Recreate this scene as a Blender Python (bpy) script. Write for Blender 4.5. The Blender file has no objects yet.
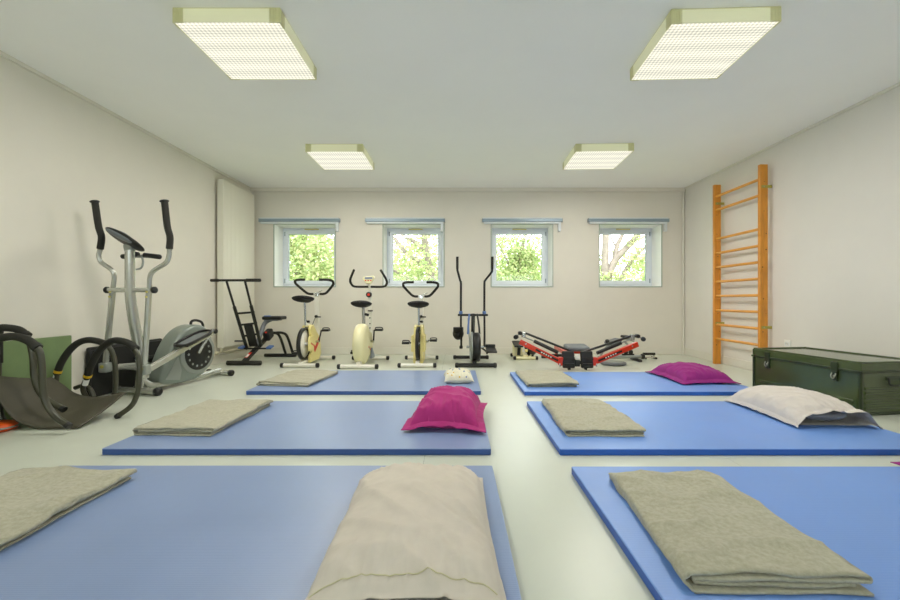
import bpy, bmesh, math, random
from mathutils import Vector, Matrix, noise

scene = bpy.context.scene
COL = scene.collection
PI = math.pi
R = math.radians

# ------------------------------------------------------------------ camera, world, sun, exposure
F, CX, CY, CAMH = 410.0, 456.0, 300.0, 0.85      # focal length and vanishing point in pixels of a 900x600 frame
cam_d = bpy.data.cameras.new('camera')
cam_d.sensor_width = 36.0
cam_d.lens = F / 900 * 36.0
cam_d.shift_x = (450 - CX) / 900
cam_d.clip_start = 0.02
cam = bpy.data.objects.new('camera', cam_d)
COL.objects.link(cam)
cam.location = (0, 0, CAMH)
cam.rotation_euler = (PI / 2, 0, 0)
scene.camera = cam

world = bpy.data.worlds.new('sky')
scene.world = world
world.use_nodes = True
bg = world.node_tree.nodes['Background']
bg.inputs['Color'].default_value = (0.93, 0.97, 1.0, 1)
bg.inputs['Strength'].default_value = 6.2

sun_d = bpy.data.lights.new('sun', 'SUN')
sun_d.energy = 2.0
sun_d.angle = R(1.0)
sun_d.color = (1.0, 0.95, 0.86)
sun = bpy.data.objects.new('sun', sun_d)
COL.objects.link(sun)
sun.rotation_euler = (R(38), 0, R(18))           # shines from behind the building on to the trees outside

LAMP = 1.06                                         # brightness of the diffuser sheets
LAMP_W = 23.0                                       # watts that the tubes of one ceiling light throw into the room
scene.cycles.diffuse_bounces = 8
scene.cycles.max_bounces = 14
scene.view_settings.view_transform = 'Standard'
scene.view_settings.look = 'None'
scene.view_settings.gamma = 1.0
scene.view_settings.use_curve_mapping = False
scene.view_settings.exposure = 0.06

# ------------------------------------------------------------------ helpers
def lin(c):
    return tuple((v / 255 / 12.92) if v / 255 <= 0.04045 else ((v / 255 + 0.055) / 1.055) ** 2.4 for v in c)

MATS = {}
def M(name, rgb, rough=0.5, metal=0.0, var=0.0, vscale=6.0, bump=0.0, bscale=60.0, bdist=0.002,
      spec=0.5, coat=0.0, stretch=(1, 1, 1), sheen=0.0, rgb2=None):
    m = bpy.data.materials.new(name)
    m.use_nodes = True
    nt = m.node_tree
    b = nt.nodes['Principled BSDF']
    col = lin(rgb) + (1,)
    b.inputs['Base Color'].default_value = col
    b.inputs['Roughness'].default_value = rough
    b.inputs['Metallic'].default_value = metal
    b.inputs['Specular IOR Level'].default_value = spec
    b.inputs['Coat Weight'].default_value = coat
    b.inputs['Sheen Weight'].default_value = sheen
    if var or bump:
        tc = nt.nodes.new('ShaderNodeTexCoord')
        mp = nt.nodes.new('ShaderNodeMapping')
        mp.inputs['Scale'].default_value = stretch
        nt.links.new(tc.outputs['Object'], mp.inputs['Vector'])
    if var:
        n = nt.nodes.new('ShaderNodeTexNoise')
        n.inputs['Scale'].default_value = vscale
        n.inputs['Detail'].default_value = 5
        n.inputs['Roughness'].default_value = 0.62
        nt.links.new(mp.outputs['Vector'], n.inputs['Vector'])
        r = nt.nodes.new('ShaderNodeValToRGB')
        c2 = lin(rgb2) if rgb2 else tuple(v * (1 - var) for v in col[:3])
        c1 = col[:3] if rgb2 else tuple(min(1, v * (1 + var)) for v in col[:3])
        r.color_ramp.elements[0].position = 0.3
        r.color_ramp.elements[1].position = 0.7
        r.color_ramp.elements[0].color = tuple(c2) + (1,)
        r.color_ramp.elements[1].color = tuple(c1) + (1,)
        nt.links.new(n.outputs['Fac'], r.inputs['Fac'])
        nt.links.new(r.outputs['Color'], b.inputs['Base Color'])
    if bump:
        n2 = nt.nodes.new('ShaderNodeTexNoise')
        n2.inputs['Scale'].default_value = bscale
        n2.inputs['Detail'].default_value = 3
        nt.links.new(mp.outputs['Vector'], n2.inputs['Vector'])
        bp = nt.nodes.new('ShaderNodeBump')
        bp.inputs['Strength'].default_value = bump
        bp.inputs['Distance'].default_value = bdist
        nt.links.new(n2.outputs['Fac'], bp.inputs['Height'])
        nt.links.new(bp.outputs['Normal'], b.inputs['Normal'])
    MATS[name] = m
    return m

def at(px, py, Y):
    """the point that the photograph shows at (px, py) when it stands Y metres from the camera plane"""
    return Vector(((px - CX) * Y / F, Y, CAMH - (py - CY) * Y / F))

def catmull(pts, n=6, closed=False):
    pts = [Vector(p) for p in pts]
    out = []
    N = len(pts)
    segs = N if closed else N - 1
    for i in range(segs):
        p1, p2 = pts[i], pts[(i + 1) % N]
        p0 = pts[i - 1] if (i > 0 or closed) else p1 * 2 - p2
        p3 = pts[(i + 2) % N] if (i + 2 < N or closed) else p2 * 2 - p1
        for k in range(n):
            t = k / n
            out.append(0.5 * ((2 * p1) + (p2 - p0) * t + (2 * p0 - 5 * p1 + 4 * p2 - p3) * t * t + (3 * p1 - p0 - 3 * p2 + p3) * t ** 3))
    if not closed:
        out.append(pts[-1])
    return out

class MB:
    def __init__(s):
        s.v, s.f, s.sm = [], [], []
    def add(s, verts, faces, smooth=False):
        b = len(s.v)
        s.v += [Vector(p) for p in verts]
        for f in faces:
            s.f.append([b + i for i in f])
            s.sm.append(smooth)
        return s
    def box(s, c, size, rot=None, bevel=0.0, seg=2):
        c = Vector(c)
        bm = bmesh.new()
        bmesh.ops.create_cube(bm, size=1.0)
        for v in bm.verts:
            v.co = Vector((v.co.x * size[0], v.co.y * size[1], v.co.z * size[2]))
        if bevel > 0:
            bmesh.ops.bevel(bm, geom=bm.edges[:], offset=min(bevel, min(size) * 0.45), segments=seg, profile=0.5, affect='EDGES')
        bm.verts.index_update()
        mat = (rot.to_matrix() if hasattr(rot, 'to_matrix') else rot) if rot is not None else Matrix.Identity(3)
        s.add([mat @ v.co + c for v in bm.verts], [[v.index for v in f.verts] for f in bm.faces], False)
        bm.free()
        return s
    def b2(s, x0, x1, y0, y1, z0, z1, bevel=0.0, seg=2):
        return s.box(((x0 + x1) / 2, (y0 + y1) / 2, (z0 + z1) / 2), (x1 - x0, y1 - y0, z1 - z0), None, bevel, seg)
    def beam(s, p0, p1, w, h, up=(0, 0, 1), bevel=0.0):
        """rectangular bar from p0 to p1; w across, h along up"""
        p0, p1 = Vector(p0), Vector(p1)
        d = (p1 - p0)
        L = d.length
        d.normalize()
        x = d.cross(Vector(up)).normalized()
        z = x.cross(d).normalized()
        m = Matrix((x, d, z)).transposed()
        return s.box((p0 + p1) / 2, (w, L, h), m, bevel)
    def tube(s, pts, r, n=12, smooth=6, closed=False, cap=True, flat=1.0):
        P = catmull(pts, smooth, closed) if smooth and len(pts) > 2 else [Vector(p) for p in pts]
        N = len(P)
        rad = (lambda i: r) if not isinstance(r, (list, tuple)) else (lambda i: r[0] + (r[1] - r[0]) * i / max(1, N - 1))
        T = []
        for i in range(N):
            a = P[(i - 1) % N] if (closed or i > 0) else P[i]
            b = P[(i + 1) % N] if (closed or i < N - 1) else P[i]
            T.append((b - a).normalized())
        ref = Vector((0, 0, 1)) if abs(T[0].z) < 0.9 else Vector((0, 1, 0))
        u = T[0].cross(ref).normalized()
        rings = []
        for i in range(N):
            if i:
                u = (u - T[i] * u.dot(T[i]))
                if u.length < 1e-6:
                    u = T[i].orthogonal()
                u.normalize()
            w = T[i].cross(u)
            rings.append([P[i] + (u * math.cos(2 * PI * k / n) + w * math.sin(2 * PI * k / n) * flat) * rad(i) for k in range(n)])
        V = [p for rg in rings for p in rg]
        Fc = []
        for i in range(N if closed else N - 1):
            j = (i + 1) % N
            for k in range(n):
                Fc.append([i * n + k, i * n + (k + 1) % n, j * n + (k + 1) % n, j * n + k])
        s.add(V, Fc, True)
        if cap and not closed:
            s.add(rings[0], [list(range(n))[::-1]], False)
            s.add(rings[-1], [list(range(n))], False)
        return s
    def cyl(s, p0, p1, r, n=16, r1=None):
        return s.tube([p0, p1], (r, r if r1 is None else r1), n, 0)
    def rod(s, p0, p1, r, n=16, round_=0.3):
        """cylinder with softened ends"""
        p0, p1 = Vector(p0), Vector(p1)
        d = (p1 - p0).normalized()
        e = r * round_
        return s.lathe_on(p0, d, [(0, r * 0.55), (e * 0.35, r * 0.85), (e, r), ((p1 - p0).length - e, r), ((p1 - p0).length - e * 0.35, r * 0.85), ((p1 - p0).length, r * 0.55)], n)
    def lathe_on(s, o, axis, prof, n=20, cap=True):
        """prof: list of (distance along axis, radius)"""
        o, axis = Vector(o), Vector(axis).normalized()
        u = axis.orthogonal().normalized()
        w = axis.cross(u)
        rings = [[o + axis * a + (u * math.cos(2 * PI * k / n) + w * math.sin(2 * PI * k / n)) * r for k in range(n)] for a, r in prof]
        V = [p for rg in rings for p in rg]
        Fc = [[i * n + k, i * n + (k + 1) % n, (i + 1) * n + (k + 1) % n, (i + 1) * n + k] for i in range(len(prof) - 1) for k in range(n)]
        s.add(V, Fc, True)
        if cap:
            s.add(rings[0], [list(range(n))[::-1]], False)
            s.add(rings[-1], [list(range(n))], False)
        return s
    def prism(s, poly, axis, a, b, bevel=0.0, seg=3):
        """poly in the plane across axis ('x': (y,z), 'y': (x,z), 'z': (x,y)), from a to b"""
        def P(p, t):
            return {'x': (t, p[0], p[1]), 'y': (p[0], t, p[1]), 'z': (p[0], p[1], t)}[axis]
        bm = bmesh.new()
        v0 = [bm.verts.new(P(p, a)) for p in poly]
        v1 = [bm.verts.new(P(p, b)) for p in poly]
        n = len(poly)
        fa = bm.faces.new(v0[::-1])
        fb = bm.faces.new(v1)
        for i in range(n):
            bm.faces.new([v0[i], v0[(i + 1) % n], v1[(i + 1) % n], v1[i]])
        bmesh.ops.recalc_face_normals(bm, faces=bm.faces[:])
        if bevel > 0:
            ed = list(set(list(fa.edges) + list(fb.edges)))
            bmesh.ops.bevel(bm, geom=ed, offset=bevel, segments=seg, profile=0.5, affect='EDGES')
        bm.verts.index_update()
        s.add([v.co.copy() for v in bm.verts], [[v.index for v in f.verts] for f in bm.faces], n > 12)
        bm.free()
        return s
    def ellipsoid(s, c, r, nu=20, nv=12, rot=None):
        c = Vector(c)
        m = rot if rot is not None else Matrix.Identity(3)
        V = [c + m @ Vector((0, 0, -r[2]))]
        for j in range(1, nv):
            th = -PI / 2 + PI * j / nv
            for i in range(nu):
                ph = 2 * PI * i / nu
                V.append(c + m @ Vector((r[0] * math.cos(th) * math.cos(ph), r[1] * math.cos(th) * math.sin(ph), r[2] * math.sin(th))))
        V.append(c + m @ Vector((0, 0, r[2])))
        Fc = []
        for i in range(nu):
            Fc.append([0, 1 + (i + 1) % nu, 1 + i])
            for j in range(nv - 2):
                a = 1 + j * nu
                Fc.append([a + i, a + (i + 1) % nu, a + nu + (i + 1) % nu, a + nu + i])
            a = 1 + (nv - 2) * nu
            Fc.append([a + i, a + (i + 1) % nu, len(V) - 1])
        return s.add(V, Fc, True)
    def grid(s, fn, nu, nv, smooth=True):
        V = [fn(i / nu, j / nv) for j in range(nv + 1) for i in range(nu + 1)]
        Fc = [[j * (nu + 1) + i, j * (nu + 1) + i + 1, (j + 1) * (nu + 1) + i + 1, (j + 1) * (nu + 1) + i] for j in range(nv) for i in range(nu)]
        return s.add(V, Fc, smooth)
    def build(s, name, mat, parent=None, world=False, weld=False):
        V = s.v
        if world and parent is not None:
            inv = FRAME.get(parent.name, Matrix.Identity(4)).inverted()
            V = [inv @ p for p in V]
        me = bpy.data.meshes.new(name)
        me.from_pydata([tuple(p) for p in V], [], s.f)
        me.polygons.foreach_set('use_smooth', s.sm)
        me.update()
        bm = bmesh.new()
        bm.from_mesh(me)
        if weld:
            bmesh.ops.remove_doubles(bm, verts=bm.verts[:], dist=1e-5)
        bmesh.ops.recalc_face_normals(bm, faces=bm.faces[:])
        bm.to_mesh(me)
        bm.free()
        me.materials.append(mat if not isinstance(mat, str) else MATS[mat])
        o = bpy.data.objects.new(name, me)
        COL.objects.link(o)
        if parent is not None:
            o.parent = parent
            if parent.name in FRAME:
                FRAME[o.name] = FRAME[parent.name]
        return o

FRAME = {}                                         # placement of each thing, for parts given in room coordinates
def tag(o, label=None, cat=None, group=None, kind=None):
    if label: o['label'] = label
    if cat: o['category'] = cat
    if group: o['group'] = group
    if kind: o['kind'] = kind
    return o

def thing(name, label, cat, loc=(0, 0, 0), rz=0.0, group=None):
    o = bpy.data.objects.new(name, None)
    o.empty_display_size = 0.05
    COL.objects.link(o)
    o.location = loc
    o.rotation_euler = (0, 0, rz)
    FRAME[o.name] = Matrix.Translation(Vector(loc)) @ Matrix.Rotation(rz, 4, 'Z')
    return tag(o, label, cat, group)

def copy_tree(o, parent=None):
    c = o.copy()
    COL.objects.link(c)
    c.parent = parent
    for ch in [x for x in o.children]:
        copy_tree(ch, c)
    return c

def struct(name, mb, mat, parent=None, label=None, **k):
    o = mb.build(name, mat, parent, **k)
    if parent is None:
        o['kind'] = 'structure'
    if label:
        o['label'] = label
    return o

def nz(x, y, z=0.0):
    return noise.noise(Vector((x, y, z)))

# ------------------------------------------------------------------ materials
M('wall_paint', (224, 220, 208), 0.75, var=0.02, vscale=2.2, bump=0.12, bscale=120, bdist=0.001)
M('wall_paint_white', (226, 223, 215), 0.75, var=0.02, vscale=2.0, bump=0.12, bscale=120, bdist=0.001)
M('ceiling_paint', (248, 248, 245), 0.85, var=0.012, vscale=1.5)
M('reveal_white', (246, 247, 243), 0.5)
M('trim_white', (222, 219, 207), 0.5)
M('floor_base', (110, 118, 108), 0.7)
M('upvc', (226, 233, 240), 0.35)
M('rubber_seal', (150, 162, 172), 0.6)
M('edge_grey', (172, 182, 170), 0.5)
M('blind_blue', (142, 160, 172), 0.35, metal=0.2)
M('blind_white', (222, 228, 230), 0.4)
M('stitch', (204, 198, 160), 0.8)
M('vent_yellow', (214, 206, 130), 0.5)
M('radiator', (226, 223, 208), 0.35)
M('pipe_beige', (196, 190, 164), 0.45)
M('lamp_side', (214, 216, 176), 0.4)
_b = MATS['lamp_side'].node_tree.nodes['Principled BSDF']
_b.inputs['Emission Color'].default_value = (1.0, 0.97, 0.70, 1)
_b.inputs['Emission Strength'].default_value = 0.20
M('lamp_corner', (214, 212, 160), 0.4)
M('plastic_white', (235, 235, 228), 0.4)
M('pine', (214, 142, 44), 0.38, var=0.16, vscale=7, stretch=(6, 6, 0.7), bump=0.05, bscale=40, coat=0.15)
M('pine_rung', (222, 158, 66), 0.38, var=0.12, vscale=7, stretch=(6, 0.7, 6))
M('wood_knot', (112, 62, 20), 0.5)
M('brass_bracket', (176, 168, 84), 0.35, metal=0.6)
M('army_green', (62, 77, 38), 0.26, var=0.10, vscale=5, coat=0.6, bump=0.05, bscale=30)
M('army_green_dark', (40, 54, 27), 0.32, coat=0.2)
M('latch_metal', (150, 152, 140), 0.3, metal=0.9)
M('black_plastic', (20, 21, 19), 0.42)
M('black_metal', (18, 20, 16), 0.36)
M('saddle_black', (16, 16, 14), 0.6)
M('foam_black', (34, 34, 27), 0.7, bump=0.2, bscale=200)
M('tube_olive', (62, 62, 47), 0.34)
M('silver', (196, 198, 190), 0.24, metal=0.7)
M('silver_grey', (150, 156, 150), 0.36, metal=0.25)
M('housing_grey', (128, 138, 130), 0.32, metal=0.15)
M('chrome', (206, 210, 210), 0.16, metal=1.0)
M('white_paint', (232, 230, 218), 0.35)
M('cream_plastic', (236, 230, 184), 0.32)
M('yellow_plastic', (238, 224, 150), 0.38)
M('red_paint', (206, 52, 22), 0.28, coat=0.3)
M('red_print', (214, 58, 34), 0.5)
M('white_print', (238, 238, 232), 0.5)
M('grey_print', (140, 150, 166), 0.5)
M('blue_plastic', (86, 118, 176), 0.4)
M('grey_vinyl', (112, 118, 122), 0.45)
M('orange_plastic', (228, 88, 24), 0.4)
M('yellow_tape', (222, 178, 34), 0.5)
M('green_mat', (116, 138, 92), 0.7, var=0.08, vscale=5, bump=0.1, bscale=90)
M('black_fabric', (28, 29, 26), 0.75, bump=0.4, bscale=25, bdist=0.006)
M('rubber_grey', (74, 71, 56), 0.62, var=0.08, vscale=9, bump=0.2, bscale=300)
M('bark', (132, 120, 112), 0.85, var=0.25, vscale=8)
M('grass', (120, 150, 70), 0.9, var=0.2, vscale=3)

def fabric(name, rgb, var, bscale, bump, rough=0.9, sheen=0.2, rgb2=None, vscale=25):
    return M(name, rgb, rough, var=var, vscale=vscale, bump=bump, bscale=bscale, bdist=0.002, spec=0.15, sheen=sheen, rgb2=rgb2)
fabric('fleece', (184, 181, 160), 0.2, 190, 0.5, rgb2=(160, 157, 135), vscale=60)
fabric('cotton_beige', (214, 205, 192), 0.03, 420, 0.2, 0.85, 0.1)
fabric('cotton_grey', (206, 199, 192), 0.03, 420, 0.2, 0.85, 0.1)
fabric('cotton_inner', (128, 128, 130), 0.03, 420, 0.2, 0.85, 0.1)
fabric('magenta', (176, 54, 122), 0.05, 420, 0.2, 0.85, 0.1)
fabric('magenta_dark', (146, 44, 122), 0.05, 420, 0.2, 0.85, 0.1)
fabric('cream_cotton', (226, 222, 200), 0.03, 420, 0.2, 0.85, 0.1)

def mat_foam(name, rgb, rough, ribs, smudge, spec):
    m = M(name, rgb, rough, var=smudge, vscale=2.6, spec=spec)
    nt = m.node_tree
    b = nt.nodes['Principled BSDF']
    tc = nt.nodes.new('ShaderNodeTexCoord')
    w = nt.nodes.new('ShaderNodeTexWave')
    w.wave_type = 'BANDS'
    w.bands_direction = 'Y'
    w.inputs['Scale'].default_value = ribs
    w.inputs['Distortion'].default_value = 0.4
    n = nt.nodes.new('ShaderNodeTexNoise')
    n.inputs['Scale'].default_value = 240
    mx = nt.nodes.new('ShaderNodeMath')
    mx.operation = 'ADD'
    nt.links.new(tc.outputs['Object'], w.inputs['Vector'])
    nt.links.new(tc.outputs['Object'], n.inputs['Vector'])
    nt.links.new(w.outputs['Fac'], mx.inputs[0])
    nt.links.new(n.outputs['Fac'], mx.inputs[1])
    bp = nt.nodes.new('ShaderNodeBump')
    bp.inputs['Strength'].default_value = 0.22
    bp.inputs['Distance'].default_value = 0.001
    nt.links.new(mx.outputs[0], bp.inputs['Height'])
    nt.links.new(bp.outputs['Normal'], b.inputs['Normal'])
    # scuffs change the gloss a little
    n3 = nt.nodes.new('ShaderNodeTexNoise')
    n3.inputs['Scale'].default_value = 5
    n3.inputs['Detail'].default_value = 6
    mr = nt.nodes.new('ShaderNodeMapRange')
    mr.inputs['To Min'].default_value = rough - 0.08
    mr.inputs['To Max'].default_value = rough + 0.1
    nt.links.new(tc.outputs['Object'], n3.inputs['Vector'])
    nt.links.new(n3.outputs['Fac'], mr.inputs['Value'])
    nt.links.new(mr.outputs['Result'], b.inputs['Roughness'])
    return m
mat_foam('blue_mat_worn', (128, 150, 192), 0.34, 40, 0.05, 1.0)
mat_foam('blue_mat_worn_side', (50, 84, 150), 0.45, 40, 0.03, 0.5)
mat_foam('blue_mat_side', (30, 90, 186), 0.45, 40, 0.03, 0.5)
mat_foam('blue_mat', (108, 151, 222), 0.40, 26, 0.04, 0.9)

def mat_floor():
    m = M('vinyl', (204, 209, 195), 0.26, var=0.03, vscale=1.6, bump=0.03, bscale=35, bdist=0.001)
    nt = m.node_tree
    b = nt.nodes['Principled BSDF']
    n3 = nt.nodes.new('ShaderNodeTexNoise')
    n3.inputs['Scale'].default_value = 3.5
    n3.inputs['Detail'].default_value = 7
    tc = nt.nodes.new('ShaderNodeTexCoord')
    mr = nt.nodes.new('ShaderNodeMapRange')
    mr.inputs['To Min'].default_value = 0.27
    mr.inputs['To Max'].default_value = 0.33
    nt.links.new(tc.outputs['Object'], n3.inputs['Vector'])
    nt.links.new(n3.outputs['Fac'], mr.inputs['Value'])
    nt.links.new(mr.outputs['Result'], b.inputs['Roughness'])
mat_floor()

def mat_glass():
    m = bpy.data.materials.new('window_glass')
    m.use_nodes = True
    nt = m.node_tree
    nt.nodes.clear()
    o = nt.nodes.new('ShaderNodeOutputMaterial')
    t = nt.nodes.new('ShaderNodeBsdfTransparent')
    t.inputs['Color'].default_value = (0.95, 0.97, 0.96, 1)
    g = nt.nodes.new('ShaderNodeBsdfGlossy')
    g.inputs['Roughness'].default_value = 0.02
    fr = nt.nodes.new('ShaderNodeFresnel')
    fr.inputs['IOR'].default_value = 1.3
    mx = nt.nodes.new('ShaderNodeMixShader')
    nt.links.new(fr.outputs['Fac'], mx.inputs['Fac'])
    nt.links.new(t.outputs[0], mx.inputs[1])
    nt.links.new(g.outputs[0], mx.inputs[2])
    nt.links.new(mx.outputs[0], o.inputs['Surface'])
    MATS['window_glass'] = m
mat_glass()

def mat_leaf(name, rgb):
    m = bpy.data.materials.new(name)
    m.use_nodes = True
    nt = m.node_tree
    nt.nodes.clear()
    o = nt.nodes.new('ShaderNodeOutputMaterial')
    d = nt.nodes.new('ShaderNodeBsdfDiffuse')
    t = nt.nodes.new('ShaderNodeBsdfTranslucent')
    mx = nt.nodes.new('ShaderNodeMixShader')
    mx.inputs['Fac'].default_value = 0.5
    g = nt.nodes.new('ShaderNodeObjectInfo')
    geo = nt.nodes.new('ShaderNodeNewGeometry')
    r = nt.nodes.new('ShaderNodeValToRGB')
    r.color_ramp.elements[0].color = lin((rgb[0] * 0.8, rgb[1] * 0.88, rgb[2] * 0.75)) + (1,)
    r.color_ramp.elements[1].color = lin((min(255, rgb[0] * 1.12), min(255, rgb[1] * 1.06), rgb[2] * 1.1)) + (1,)
    nt.links.new(geo.outputs['Random Per Island'], r.inputs['Fac'])
    nt.links.new(r.outputs['Color'], d.inputs['Color'])
    nt.links.new(r.outputs['Color'], t.inputs['Color'])
    nt.links.new(d.outputs[0], mx.inputs[1])
    nt.links.new(t.outputs[0], mx.inputs[2])
    nt.links.new(mx.outputs[0], o.inputs['Surface'])
    MATS[name] = m
mat_leaf('leaf_light', (184, 192, 146))
mat_leaf('leaf_mid', (174, 185, 136))

def mat_diffuser():
    m = bpy.data.materials.new('prismatic_diffuser')
    m.use_nodes = True
    nt = m.node_tree
    nt.nodes.clear()
    out = nt.nodes.new('ShaderNodeOutputMaterial')
    em = nt.nodes.new('ShaderNodeEmission')
    tc = nt.nodes.new('ShaderNodeTexCoord')
    sx = nt.nodes.new('ShaderNodeSeparateXYZ')
    nt.links.new(tc.outputs['Object'], sx.inputs[0])
    def mth(op, a, b=None):
        n = nt.nodes.new('ShaderNodeMath')
        n.operation = op
        for i, q in enumerate((a, b)):
            if q is None: continue
            if isinstance(q, (int, float)): n.inputs[i].default_value = q
            else: nt.links.new(q, n.inputs[i])
        return n.outputs[0]
    k = 2 * PI / 0.05
    a = mth('SINE', mth('MULTIPLY', mth('ADD', sx.outputs[0], sx.outputs[1]), k))
    b = mth('SINE', mth('MULTIPLY', mth('SUBTRACT', sx.outputs[0], sx.outputs[1]), k))
    dots = mth('MULTIPLY', a, b)                       # -1..1 prisms
    band = mth('COSINE', mth('MULTIPLY', sx.outputs[1], 2 * PI / 0.15))   # four tubes behind the sheet
    v = mth('ADD', mth('ADD', mth('MULTIPLY', dots, 0.30), mth('MULTIPLY', band, 0.07)), 0.84)
    em.inputs['Color'].default_value = (1.0, 0.97, 0.80, 1)
    nt.links.new(mth('MULTIPLY', v, LAMP), em.inputs['Strength'])
    nt.links.new(em.outputs[0], out.inputs['Surface'])
    MATS['prismatic_diffuser'] = m
mat_diffuser()

# ------------------------------------------------------------------ the room
XL, XR, YB, ZC = -3.195, 3.5625, 6.406, 2.594
YF = -2.2                                            # wall behind the camera
TH = 0.36                                            # thickness of the window wall
fl = struct('floor', MB().b2(XL - 0.3, XR + 0.3, YF - 0.3, YB + TH, -0.25, -0.003), 'floor_base')
xs = [XL, -1.80, -0.17, 1.46, 3.09, XR]
for a, b in zip(xs[:-1], xs[1:]):                     # welded sheets of vinyl with hairline joints
    MB().b2(a + 0.001, b - 0.001, YF, YB, -0.003, 0.0).build('vinyl_sheet', 'vinyl', fl)
struct('ceiling', MB().b2(XL - 0.3, XR + 0.3, YF - 0.3, YB + TH, ZC, ZC + 0.3), 'ceiling_paint')
struct('wall_left', MB().b2(XL - 0.3, XL, YF - 0.3, YB + TH, -0.25, ZC), 'wall_paint')
struct('wall_right', MB().b2(XR, XR + 0.3, YF - 0.3, YB + TH, -0.25, ZC), 'wall_paint_white')
# two wide windows, unseen behind the camera, added to let in fill daylight
FILL_WIN = [(-2.75, -0.15), (0.45, 3.05)]
FZ0, FZ1 = 0.95, 1.85
wf = MB()
for a, b in ((XL, FILL_WIN[0][0]), (FILL_WIN[0][1], FILL_WIN[1][0]), (FILL_WIN[1][1], XR)):
    wf.b2(a, b, YF - 0.3, YF, FZ0, FZ1)
wf.b2(XL, XR, YF - 0.3, YF, -0.25, FZ0).b2(XL, XR, YF - 0.3, YF, FZ1, ZC)
struct('wall_front', wf, 'wall_paint')
for i, (a, b) in enumerate(FILL_WIN):
    q = MB()
    for x in (a + 0.03, (a + b) / 2, b - 0.03):
        q.b2(x - 0.03, x + 0.03, YF - 0.22, YF - 0.16, FZ0, FZ1, 0.005)
    q.b2(a, b, YF - 0.22, YF - 0.16, FZ0, FZ0 + 0.06, 0.005).b2(a, b, YF - 0.22, YF - 0.16, FZ1 - 0.06, FZ1, 0.005)
    w = struct('window_%d' % (5 + i), q, 'upvc')  # unseen window, added for its light
    for x0, x1 in ((a + 0.06, (a + b) / 2 - 0.03), ((a + b) / 2 + 0.03, b - 0.06)):
        MB().b2(x0, x1, YF - 0.195, YF - 0.190, FZ0 + 0.06, FZ1 - 0.06).build('pane', 'window_glass', w)

WZ0, WZ1 = 1.0625, 2.026
WX = [(-2.836, -1.887), (-1.133, -0.192), (0.555, 1.506), (2.244, 3.206)]
wb = MB()
edges = [XL] + [e for w in WX for e in w] + [XR]
for i in range(0, len(edges), 2):
    wb.b2(edges[i], edges[i + 1], YB, YB + TH, WZ0, WZ1)
wb.b2(XL, XR, YB, YB + TH, -0.25, WZ0)
wb.b2(XL, XR, YB, YB + TH, WZ1, ZC)
struct('wall_back', wb, 'wall_paint')

# skirting boards, ceiling trims and corner pipe
struct('baseboard_back', MB().b2(XL, XR, YB - 0.014, YB, 0, 0.105, 0.004), 'trim_white')
struct('baseboard_right', MB().b2(XR - 0.014, XR, YF, YB - 0.014, 0, 0.105, 0.004), 'trim_white')
struct('baseboard_left', MB().b2(XL, XL + 0.014, YF, YB - 0.014, 0, 0.105, 0.004), 'trim_white')
struct('trim_1', MB().b2(XL, XL + 0.018, YF, YB, ZC - 0.03, ZC, 0.004), 'trim_white')
struct('trim_2', MB().b2(XR - 0.018, XR, YF, YB, ZC - 0.026, ZC, 0.004), 'trim_white')
struct('trim_3', MB().b2(XL, XR, YB - 0.05, YB, ZC - 0.055, ZC, 0.004), 'trim_white')
struct('trim_4', MB().tube([(XR - 0.025, YB - 0.025, 0.0), (XR - 0.025, YB - 0.025, ZC - 0.05)], 0.016, 12, 0), 'trim_white')

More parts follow.
